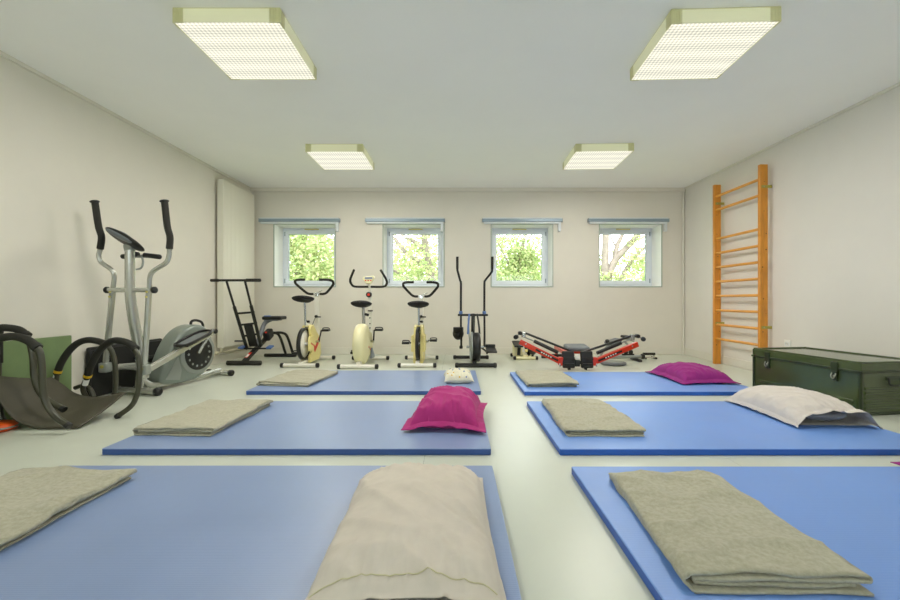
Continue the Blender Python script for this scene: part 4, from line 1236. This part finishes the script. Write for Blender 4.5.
for foam, tube, low in ((a2_foam, a2_tube, a2_low), (a1_foam, a1_tube, a1_low)):
    sf = MB().tube(tube, 0.0175, 12, 6).build('side_frame', 'tube_olive', A, world=True)
    MB().tube(low, 0.0175, 12, 5).build('rocker_tube', 'tube_olive', A, world=True)
    fo = MB().tube(foam, 0.0245, 12, 6).build('foam_arch', 'foam_black', A, world=True)
    MB().tube([foam[-1] - (foam[-1] - foam[-2]).normalized() * 0.012, foam[-1] + (foam[-1] - foam[-2]).normalized() * 0.012], 0.0275, 12, 0).build('collar', 'black_plastic', fo, world=True)
    d = (foam[1] - foam[0]).normalized()
    MB().tube([foam[0] + d * 0.010, foam[0] + d * 0.030], 0.0265, 12, 0).build('yellow_band', 'yellow_tape', fo, world=True)
    MB().tube([foam[0] - d * 0.060, foam[0] - d * 0.012], 0.0185, 12, 0).build('sticker', 'white_print', fo, world=True)
    e = tube[-1]
    dd = (tube[-1] - tube[-2]).normalized()
    MB().rod(e - dd * 0.02, e + dd * 0.012, 0.021, 12).build('end_cap', 'black_plastic', sf, world=True)
MB().tube([Vector((-2.80, 3.16, 0.022)), Vector((-2.86, 3.20, 0.022)), Vector((-2.97, 3.23, 0.022)), Vector((-3.03, 3.24, 0.022))], 0.0175, 12, 4).build('cross_tube', 'tube_olive', A, world=True)
MB().tube([at(75, 388, 3.17), at(82, 386, 3.17), at(90, 389, 3.16), at(94, 398, 3.16)], 0.016, 10, 5).build('head_rest_tube', 'tube_olive', A, world=True)

B = thing('ab_roller', 'olive-black tubular ab roller with high arches, in front of the green gym mat', 'ab roller', (-2.80, 2.7, 0))
b2_foam = traced([(-28, 372, 2.62), (-22, 352, 2.62), (-8, 341, 2.61), (6, 337, 2.61), (18, 337, 2.60), (29, 341, 2.60), (36.5, 347, 2.60)])
b2_tube = traced([(35, 345, 2.60), (40, 353, 2.60), (42, 368, 2.60), (43, 390, 2.60), (47, 405, 2.60), (56, 417, 2.60), (68, 425.5, 2.60)])
b2_low = [b2_foam[0], at(-30, 390, 2.62), Vector((-3.09, 2.60, 0.10)), Vector((-3.06, 2.55, 0.030)), Vector((-2.94, 2.525, 0.022)), Vector((-2.86, 2.525, 0.022))]
b1_foam = [Vector((-3.127, 2.80, 0.42)), Vector((-3.127, 2.80, 0.56)), Vector((-3.125, 2.80, 0.625))] + traced([(1, 328, 2.80), (13, 328.5, 2.80), (20, 330.5, 2.80), (26, 335, 2.80)])
b1_tube = traced([(25, 334, 2.80), (30, 343, 2.80), (33, 358, 2.80), (34, 375, 2.80), (38, 389, 2.79), (47, 400, 2.78), (63, 409, 2.77)])
b1_low = [b1_foam[0], Vector((-3.127, 2.80, 0.25)), Vector((-3.115, 2.80, 0.08)), Vector((-3.09, 2.80, 0.022))]
for foam, tube, low in ((b2_foam, b2_tube, b2_low), (b1_foam, b1_tube, b1_low)):
    sf = MB().tube(tube, 0.0195, 12, 6).build('side_frame', 'tube_olive', B, world=True)
    MB().tube(low, 0.0185, 12, 5).build('rocker_tube', 'tube_olive', B, world=True)
    fo = MB().tube(foam, 0.0250, 12, 6).build('foam_arch', 'foam_black', B, world=True)
    MB().tube([foam[-1] - (foam[-1] - foam[-2]).normalized() * 0.014, foam[-1] + (foam[-1] - foam[-2]).normalized() * 0.014], 0.0285, 12, 0).build('collar', 'black_plastic', fo, world=True)
    dd = (tube[-1] - tube[-2]).normalized()
    MB().cyl(tube[-1] - dd * 0.012, tube[-1] + dd * 0.012, 0.021, 12).build('end_cap', 'black_plastic', sf, world=True)
MB().tube([Vector((-3.06, 2.55, 0.030)), Vector((-3.115, 2.66, 0.022)), Vector((-3.09, 2.80, 0.022))], 0.0185, 12, 4).build('cross_tube', 'tube_olive', B, world=True)

# sagging rubber mat
near = catmull([at(-23, 374, 2.64), at(-11, 388, 2.64), at(0, 402, 2.65), at(14, 419, 2.66), at(38, 428.0, 2.68), at(60, 429.3, 2.685), at(78, 428.5, 2.69)], 8)
far = catmull([at(48, 379, 3.10), at(50, 378, 3.10), at(52, 378, 3.10), at(63, 385, 3.10), at(76, 394, 3.10), at(96, 397.5, 3.10), at(126, 392.5, 3.08)], 8)
n = len(near) - 1
near = [Vector((p.x, p.y, max(p.z, 0.012))) for p in near]
def mat_pt(a, b, side):
    i = min(n, int(round(a * n)))
    p = near[i].lerp(far[i], b)
    p = p + Vector((0, 0, -0.035 * math.sin(PI * b) * (0.3 + 0.7 * math.sin(PI * min(1, a * 1.1)))))
    p.z = max(p.z, 0.010)
    return p + Vector((0, 0, 0.006 * side))
rm = MB()
NV = 14
rm.grid(lambda a, b: mat_pt(a, b, 1), n, NV).grid(lambda a, b: mat_pt(a, b, -1), n, NV)
rm.grid(lambda a, b: mat_pt(a, 0, 1 - 2 * b), n, 1).grid(lambda a, b: mat_pt(a, 1, 1 - 2 * b), n, 1)
rm.grid(lambda a, b: mat_pt(0, b, 2 * a - 1), 1, NV).grid(lambda a, b: mat_pt(1, b, 2 * a - 1), 1, NV)
tag(rm.build('rubber_mat', 'rubber_grey', weld=True), 'dark grey rubber exercise mat sagging between the two ab rollers', 'mat')

od = thing('balance_disc', 'orange round balance disc on the floor under the sagging rubber mat', 'balance disc', (-2.985, 2.665, 0))
MB().lathe_on((0, 0, 0.0), (0, 0, 1), [(0, 0.07), (0.010, 0.095), (0.026, 0.102), (0.042, 0.095), (0.052, 0.07), (0.056, 0.02)], 32).build('shell', 'orange_plastic', od)
MB().tube([(0.101 * math.cos(2 * PI * k / 28), 0.101 * math.sin(2 * PI * k / 28), 0.026) for k in range(28)], 0.006, 8, 0, closed=True).build('rim_ring', 'silver_grey', od)

# ------------------------------------------------------------------ red rowing machine
rw = thing('rowing_machine', 'red rowing machine with two raised oar arms and black foot plates', 'rowing machine', (1.458, 4.95, 0))
YR = 4.96
for s, pts in ((-1, ((561, 362), (519.8, 341.5))), (1, ((594, 362), (637.3, 344)))):
    a = at(*pts[0], YR)
    b = at(*pts[1], YR + 0.10)
    arm = MB().beam(a, b, 0.055, 0.062, bevel=0.006).build('arm', 'red_paint', rw, world=True)
    d = (b - a).normalized()
    fr = Vector((0, -0.0285, 0))
    up = Vector((0, 0, 1))
    p0, p1 = a.lerp(b, 0.08), a.lerp(b, 0.62)
    st_ = MB().beam(p0 + fr, p1 + fr, 0.002, 0.024).build('label_stripe', 'black_plastic', arm, world=True)
    for k in range(5):
        q = a.lerp(b, 0.24 + 0.055 * k)
        MB().beam(q + fr * 1.04, q + d * 0.018 + fr * 1.04, 0.002, 0.013).build('printed_letter', 'white_print', st_, world=True)
    MB().rod(a.lerp(b, 0.86) + Vector((0, -0.034, 0.008)), a.lerp(b, 0.86) + Vector((0, -0.026, 0.008)), 0.010, 10).build('bolt', 'chrome', arm, world=True)
    MB().box(a + Vector((s * -0.005, 0, 0.01)), (0.07, 0.075, 0.10), None, 0.008).build('arm_bracket', 'red_paint', arm, world=True)
    MB().rod(a + Vector((s * 0.02, -0.03, -0.055)), a + Vector((s * 0.02, -0.03, -0.01)), 0.010, 8).build('bracket_pin', 'chrome', arm, world=True)
    # oar tube above the arm
    if s < 0:
        o0, o1 = at(572, 351.5, YR + 0.02), at(524, 332.5, YR + 0.10)
        c0, c1, c2 = at(558, 352.5, YR + 0.03), at(534, 341, YR + 0.08), at(523, 336.5, YR + 0.1)
        k0, k1 = at(520, 333, YR + 0.08), at(516, 337, YR)
    else:
        o0, o1 = at(582, 352.5, YR + 0.02), at(633.5, 335.3, YR + 0.10)
        c0, c1, c2 = at(597, 353, YR + 0.03), at(621, 343, YR + 0.08), at(631, 339, YR + 0.1)
        k0, k1 = at(637, 336, YR + 0.08), at(643, 339, YR)
    oar = MB().cyl(o0, o1, 0.014, 10).build('oar', 'black_metal', rw, world=True)
    MB().cyl(c0, c1, 0.022, 12).build('piston_cylinder', 'black_metal', rw, world=True)
    MB().cyl(c1, c2, 0.009, 8).build('piston_rod', 'silver_grey', rw, world=True)
    MB().box((o1 + c2) / 2, (0.05, 0.05, 0.07), None, 0.008).build('oar_bracket', 'silver', oar, world=True)
    MB().rod(k0 + Vector((0, -0.05, 0)), k0 + Vector((0, 0.04, 0)), 0.024, 12).build('grip', 'black_plastic', oar, world=True)
    MB().rod(k1 + Vector((-0.012, -0.04, 0)), k1 + Vector((0.012, 0.03, 0.0)), 0.028, 12).build('grip', 'black_plastic', oar, world=True)
    MB().cyl(k0, k1, 0.007, 8).build('grip_spindle', 'chrome', oar, world=True)
    # foot plate
    cxp = 568.3 if s < 0 else 586.7
    c = at(cxp, 359.5, YR - 0.02)
    fp = MB().box(c, (0.148, 0.04, 0.205), Matrix.Rotation(R(-12), 3, 'X'), 0.016, 3).build('foot_plate', 'black_plastic', rw, world=True)
    MB().box(c + Vector((0, -0.035, -0.055)), (0.125, 0.05, 0.025), None, 0.008).build('heel_rest', 'black_plastic', fp, world=True)
    MB().box(c + Vector((0, -0.030, 0.015)), (0.138, 0.012, 0.035), Matrix.Rotation(R(-12), 3, 'X'), 0.004).build('foot_strap', 'black_fabric', fp, world=True)
    MB().cyl(at(569.3 if s < 0 else 585.3, 369.5, YR - 0.02) * 1.0 + Vector((0, 0, -0.001)), c + Vector((0, 0, -0.07)), 0.020, 10).build('foot', 'black_plastic', rw, world=True)
MB().beam(at(559, 362.5, YR + 0.02), at(596, 362.5, YR + 0.02), 0.04, 0.04, bevel=0.005).build('front_crossbar', 'black_metal', rw, world=True)
MB().lathe_on(at(577, 357, YR - 0.03), (0, -1, 0), [(0, 0.034), (0.012, 0.034), (0.016, 0.026), (0.016, 0.004)], 20).build('centre_badge', 'white_paint', rw, world=True)
MB().box(at(577, 363, YR - 0.02), (0.06, 0.06, 0.08), None, 0.008).build('centre_block', 'black_plastic', rw, world=True)
MB().beam((1.458, 4.96, 0.13), (1.47, 6.02, 0.16), 0.06, 0.055, bevel=0.006).build('rail', 'red_paint', rw, world=True)
MB().beam((1.25, 6.0, 0.03), (1.69, 6.0, 0.03), 0.05, 0.06, bevel=0.008).build('rear_foot', 'black_metal', rw, world=True)
MB().cyl((1.47, 6.0, 0.04), (1.47, 6.0, 0.16), 0.022, 10).build('rear_leg', 'red_paint', rw, world=True)
sc_ = at(576.5, 347.5, 5.30)
se = MB().box(sc_, (0.285, 0.24, 0.06), Matrix.Rotation(R(6), 3, 'X'), 0.024, 3).build('seat', 'grey_vinyl', rw, world=True)
MB().box(sc_ + Vector((0, 0, -0.045)), (0.16, 0.16, 0.05), None, 0.008).build('seat_carriage', 'red_paint', se, world=True)

# ------------------------------------------------------------------ mini stepper
ms = thing('mini_stepper', 'small cream and black mini stepper on the floor beside the red rowing machine', 'stepper', (0.99, 5.85, 0))
for y in (-0.03, 0.30):
    foot(ms, y, 0.175, 0.022, 'cream_plastic', capw=0.04)
MB().beam((0, -0.02, 0.05), (0, 0.30, 0.05), 0.07, 0.04, bevel=0.006).build('base_beam', 'cream_plastic', ms)
MB().prism([(-0.155, 0.04), (-0.03, 0.04), (-0.02, 0.18), (-0.05, 0.215), (-0.155, 0.215)], 'y', 0.10, 0.24, 0.010).build('upright_housing', 'cream_plastic', ms)
MB().cyl((-0.09, 0.04, 0.055), (-0.075, 0.07, 0.20), 0.024, 12).build('piston', 'black_metal', ms)
MB().cyl((0.06, 0.04, 0.055), (0.02, 0.10, 0.17), 0.022, 12).build('piston', 'black_metal', ms)
pl = MB().box((-0.10, 0.08, 0.215), (0.13, 0.28, 0.026), Matrix.Rotation(R(10), 3, 'X'), 0.010).build('pedal', 'black_plastic', ms)
pr = MB().box((0.095, 0.06, 0.110), (0.14, 0.28, 0.026), Matrix.Rotation(R(-18), 3, 'X') @ Matrix.Rotation(R(18), 3, 'Y'), 0.010).build('pedal', 'black_plastic', ms)
MB().box((0.095, 0.055, 0.126), (0.115, 0.24, 0.006), Matrix.Rotation(R(-18), 3, 'X') @ Matrix.Rotation(R(18), 3, 'Y'), 0.002).build('tread', 'grey_vinyl', pr)
MB().rod((-0.01, -0.02, 0.13), (0.03, -0.02, 0.13), 0.022, 12).build('counter', 'yellow_plastic', ms)

# ------------------------------------------------------------------ folded machine lying behind the rower, and the loose bits
fm_ = thing('folded_bench', 'folded grey and black exercise bench lying on the floor behind the red rowing machine', 'exercise bench', (2.35, 5.75, 0))
MB().cyl(at(598, 357.5, 5.72), at(643, 356.5, 5.72), 0.022, 12).build('main_tube', 'silver_grey', fm_, world=True)
MB().rod(at(641, 356.5, 5.72), at(644.5, 356.3, 5.72), 0.038, 12).build('tube_cap', 'black_plastic', fm_, world=True)
MB().cyl(at(644, 357.5, 5.72), at(655, 357.3, 5.74), 0.011, 8).build('extension_rod', 'silver', fm_, world=True)
MB().rod(at(624, 352.0, 5.76), at(627.5, 351.5, 5.76), 0.034, 12).build('roller_pad', 'foam_black', fm_, world=True)
MB().rod(at(629, 352.0, 5.76), at(632.5, 352.5, 5.76), 0.030, 12).build('roller_pad', 'foam_black', fm_, world=True)
MB().cyl(at(622, 354.5, 5.76), at(634, 354.5, 5.76), 0.012, 8).build('roller_axle', 'black_metal', fm_, world=True)
pad = MB().beam(at(607, 343.5, 5.80), at(619, 339.5, 5.84), 0.16, 0.05, bevel=0.018).build('back_pad', 'grey_vinyl', fm_, world=True)
MB().rod(at(605.5, 341.5, 5.76), at(609, 341.2, 5.76), 0.030, 12).build('pivot_knob', 'black_plastic', fm_, world=True)
MB().box(at(625, 336.5, 5.84), (0.09, 0.12, 0.035), None, 0.012).build('head_pad', 'foam_black', fm_, world=True)
MB().tube([at(600, 357, 5.76), at(604, 350, 5.78), at(612, 343, 5.80), at(625, 338.5, 5.84), at(634, 341, 5.84)], 0.016, 10, 5).build('side_tube', 'silver_grey', fm_, world=True)
MB().tube([at(632, 353, 5.78), at(630, 347, 5.80), at(624, 341, 5.82)], 0.016, 10, 4).build('strut', 'silver_grey', fm_, world=True)
MB().box((2.03, 5.74, 0.012), (0.10, 0.30, 0.024), None, 0.006).build('ground_foot', 'black_plastic', fm_, world=True)
MB().box((2.52, 5.74, 0.018), (0.05, 0.28, 0.036), None, 0.006).build('ground_foot', 'black_plastic', fm_, world=True)

tw = thing('twist_board', 'flat round grey twist board lying on the floor beside the red rowing machine', 'twist board', (2.07, 5.40, 0))
MB().lathe_on((0, 0, 0), (0, 0, 1), [(0, 0.135), (0.010, 0.160), (0.022, 0.165), (0.034, 0.158), (0.040, 0.02)], 36).build('disc', 'grey_vinyl', tw)
MB().lathe_on((0, 0, 0.038), (0, 0, 1), [(0, 0.125), (0.004, 0.123), (0.004, 0.01)], 32).build('top_pad', 'silver_grey', tw)

pg = thing('push_up_bar', 'small black push-up bar on the floor by the skirting board', 'push-up bar', (2.80, 5.95, 0))
for x in (-0.075, 0.075):
    MB().box((x, 0, 0.014), (0.03, 0.15, 0.028), None, 0.008).build('foot', 'black_plastic', pg)
    MB().cyl((x, 0, 0.02), (x * 0.95, 0, 0.065), 0.011, 8).build('upright', 'silver', pg)
MB().rod((-0.09, 0, 0.068), (0.09, 0, 0.068), 0.019, 12).build('grip', 'foam_black', pg)

# ------------------------------------------------------------------ outside
struct('ground', MB().b2(-30, 30, YB + TH + 0.01, 45, -0.6, -0.4), 'grass', label='grass outside the windows')

def leaf_cloud(blobs, count, size, seed, m):
    rnd = random.Random(seed)
    tot = sum(b[3] for b in blobs)
    V, Fc = [], []
    for b in blobs:
        for _ in range(int(count * b[3] / tot)):
            d = Vector((rnd.gauss(0, 1), rnd.gauss(0, 1), rnd.gauss(0, 1))).normalized() * (rnd.random() ** 0.45)
            p = Vector(b[0]) + Vector((d.x * b[1], d.y * b[1], d.z * b[2]))
            s = size * rnd.uniform(0.6, 1.3)
            u = Vector((rnd.gauss(0, 1), rnd.gauss(0, 1), rnd.gauss(0, 1))).normalized()
            w = u.orthogonal().normalized() * s * 0.36
            k = len(V)
            V += [p - u * s * 0.5, p + w, p + u * s * 0.5, p - w]
            Fc.append([k, k + 1, k + 2, k + 3])
    m.add(V, Fc, False)

def tree(x, y, label, limbs, blobs, count, size, seed, leafmat, rt):
    t = thing('tree', label, 'tree', (x, y, -0.4), 0, 'trees outside the windows')
    tr = MB()
    for pts, r0, r1 in limbs:
        tr.tube(pts, (r0, r1), 9, 5)
    tr.build('trunk', 'bark', t, world=True)
    m = MB()
    leaf_cloud(blobs, int(count * 3.0), size * 0.62, seed, m)
    fo = m.build('foliage', leafmat, t, world=True)
    fo['kind'] = 'stuff'
    return t

def limbs_at(y, lst):
    return [([at(px, py, y + dy) for px, py, dy in pts], r0, r1) for pts, r0, r1 in lst]

# seen through the first window: a dense pale tree
tree(-4.9, 12.5, 'dense pale green tree outside the window beside the tall radiator',
     [([(-5.0, 12.5, -0.5), (-4.9, 12.5, 1.2), (-4.6, 12.4, 2.6), (-4.2, 12.3, 4.2)], 0.13, 0.04), ([(-4.9, 12.5, 1.0), (-4.3, 12.3, 1.45), (-3.4, 12.1, 2.0)], 0.045, 0.015), ([(-4.7, 12.4, 2.2), (-5.4, 12.6, 3.0), (-5.8, 12.6, 3.8)], 0.05, 0.015)],
     [((-4.5, 12.3, 2.2), 1.6, 1.3, 3.0), ((-3.6, 12.2, 1.2), 1.2, 0.8, 1.4), ((-5.3, 12.6, 3.2), 1.6, 1.2, 2.0), ((-4.9, 13.4, 1.2), 1.5, 0.9, 1.6)], 5200, 0.17, 21, 'leaf_light', 0)
# second window: branching tree
tree(-0.8, 11.0, 'tree with forking bare limbs outside the second window from the radiator',
     limbs_at(11.0, [([(440, 360, 0), (434, 320, 0), (432, 280, 0), (427, 255, 0), (424, 232, 0), (421, 200, 0)], 0.13, 0.07),
                     ([(432, 278, 0), (420, 262, 0), (408, 255, 0), (398, 243, 0), (389, 230, 0.1)], 0.07, 0.04),
                     ([(426, 252, 0), (416, 243, 0), (404, 236, 0), (396, 226, 0), (390, 205, 0)], 0.055, 0.03),
                     ([(430, 300, 0), (418, 287, -0.1), (404, 276, -0.1), (388, 268, -0.1), (370, 262, -0.1)], 0.06, 0.025),
                     ([(425, 240, 0), (433, 228, 0), (441, 205, 0)], 0.04, 0.02)]),
     [((-1.1, 11.2, 1.7), 1.3, 0.75, 2.2), ((-0.6, 11.3, 2.8), 1.4, 0.7, 1.5), ((-1.6, 11.4, 1.2), 1.2, 0.5, 1.2), ((-1.3, 11.6, 3.8), 1.9, 0.8, 1.4)], 2300, 0.14, 22, 'leaf_light', 0)
# third window: leafy shrubby tree
tree(1.8, 12.0, 'bushy light green tree outside the second window from the wall bars',
     [([(1.9, 12.0, -0.5), (1.85, 12.0, 1.2), (1.9, 12.0, 2.2), (2.2, 12.0, 3.4)], 0.09, 0.03), ([(1.86, 12.0, 1.5), (2.1, 12.0, 1.95), (2.5, 12.0, 2.2)], 0.035, 0.012), ([(1.86, 12.0, 1.4), (1.5, 12.0, 2.0), (1.2, 12.0, 2.6)], 0.035, 0.012)],
     [((1.9, 12.1, 1.3), 1.5, 0.75, 2.4), ((1.8, 12.2, 2.5), 1.6, 0.8, 1.4), ((2.0, 12.1, 2.05), 0.5, 0.35, 0.6), ((1.6, 12.6, 0.7), 1.6, 0.7, 1.3)], 3900, 0.15, 23, 'leaf_mid', 0)
# fourth window: heavy slanting limbs against the sky
tree(4.2, 11.5, 'tree with heavy slanting limbs outside the window nearest the wall bars',
     limbs_at(11.5, [([(604, 360, 0), (604, 300, 0), (605, 260, 0), (606, 225, 0)], 0.13, 0.09),
                     ([(606, 285, 0), (614, 262, 0), (628, 246, 0), (637, 235, 0), (650, 215, 0)], 0.11, 0.06),
                     ([(614, 262, 0), (617, 246, 0), (622, 235, 0), (628, 215, 0)], 0.075, 0.04),
                     ([(612, 300, -0.1), (622, 276, -0.1), (631, 262, -0.1), (640, 252, -0.1), (655, 240, -0.1)], 0.07, 0.03),
                     ([(633, 240, 0), (642, 238, 0), (655, 228, 0)], 0.04, 0.02),
                     ([(617, 248, 0), (612, 240, 0), (608, 228, 0)], 0.03, 0.012)]),
     [((4.3, 11.3, 1.35), 0.6, 0.35, 0.9), ((5.1, 11.2, 1.9), 0.55, 0.35, 0.8), ((5.0, 11.6, 1.0), 1.2, 0.35, 1.2), ((4.5, 11.6, 3.4), 1.6, 0.6, 1.2), ((5.0, 11.3, 2.5), 0.5, 0.25, 0.25)], 1150, 0.14, 24, 'leaf_light', 0)
# hedge farther back
hm = MB()
leaf_cloud([((x, 19 + (i % 3) * 0.9, 1.4 + 0.5 * (i % 2)), 1.9, 2.0, 1.0) for i, x in enumerate(range(-16, 17, 2))], 17000, 0.24, 31, hm)
hd = hm.build('hedge', 'leaf_mid')
tag(hd, 'pale green hedge far outside behind the trees', 'hedge', kind='stuff')
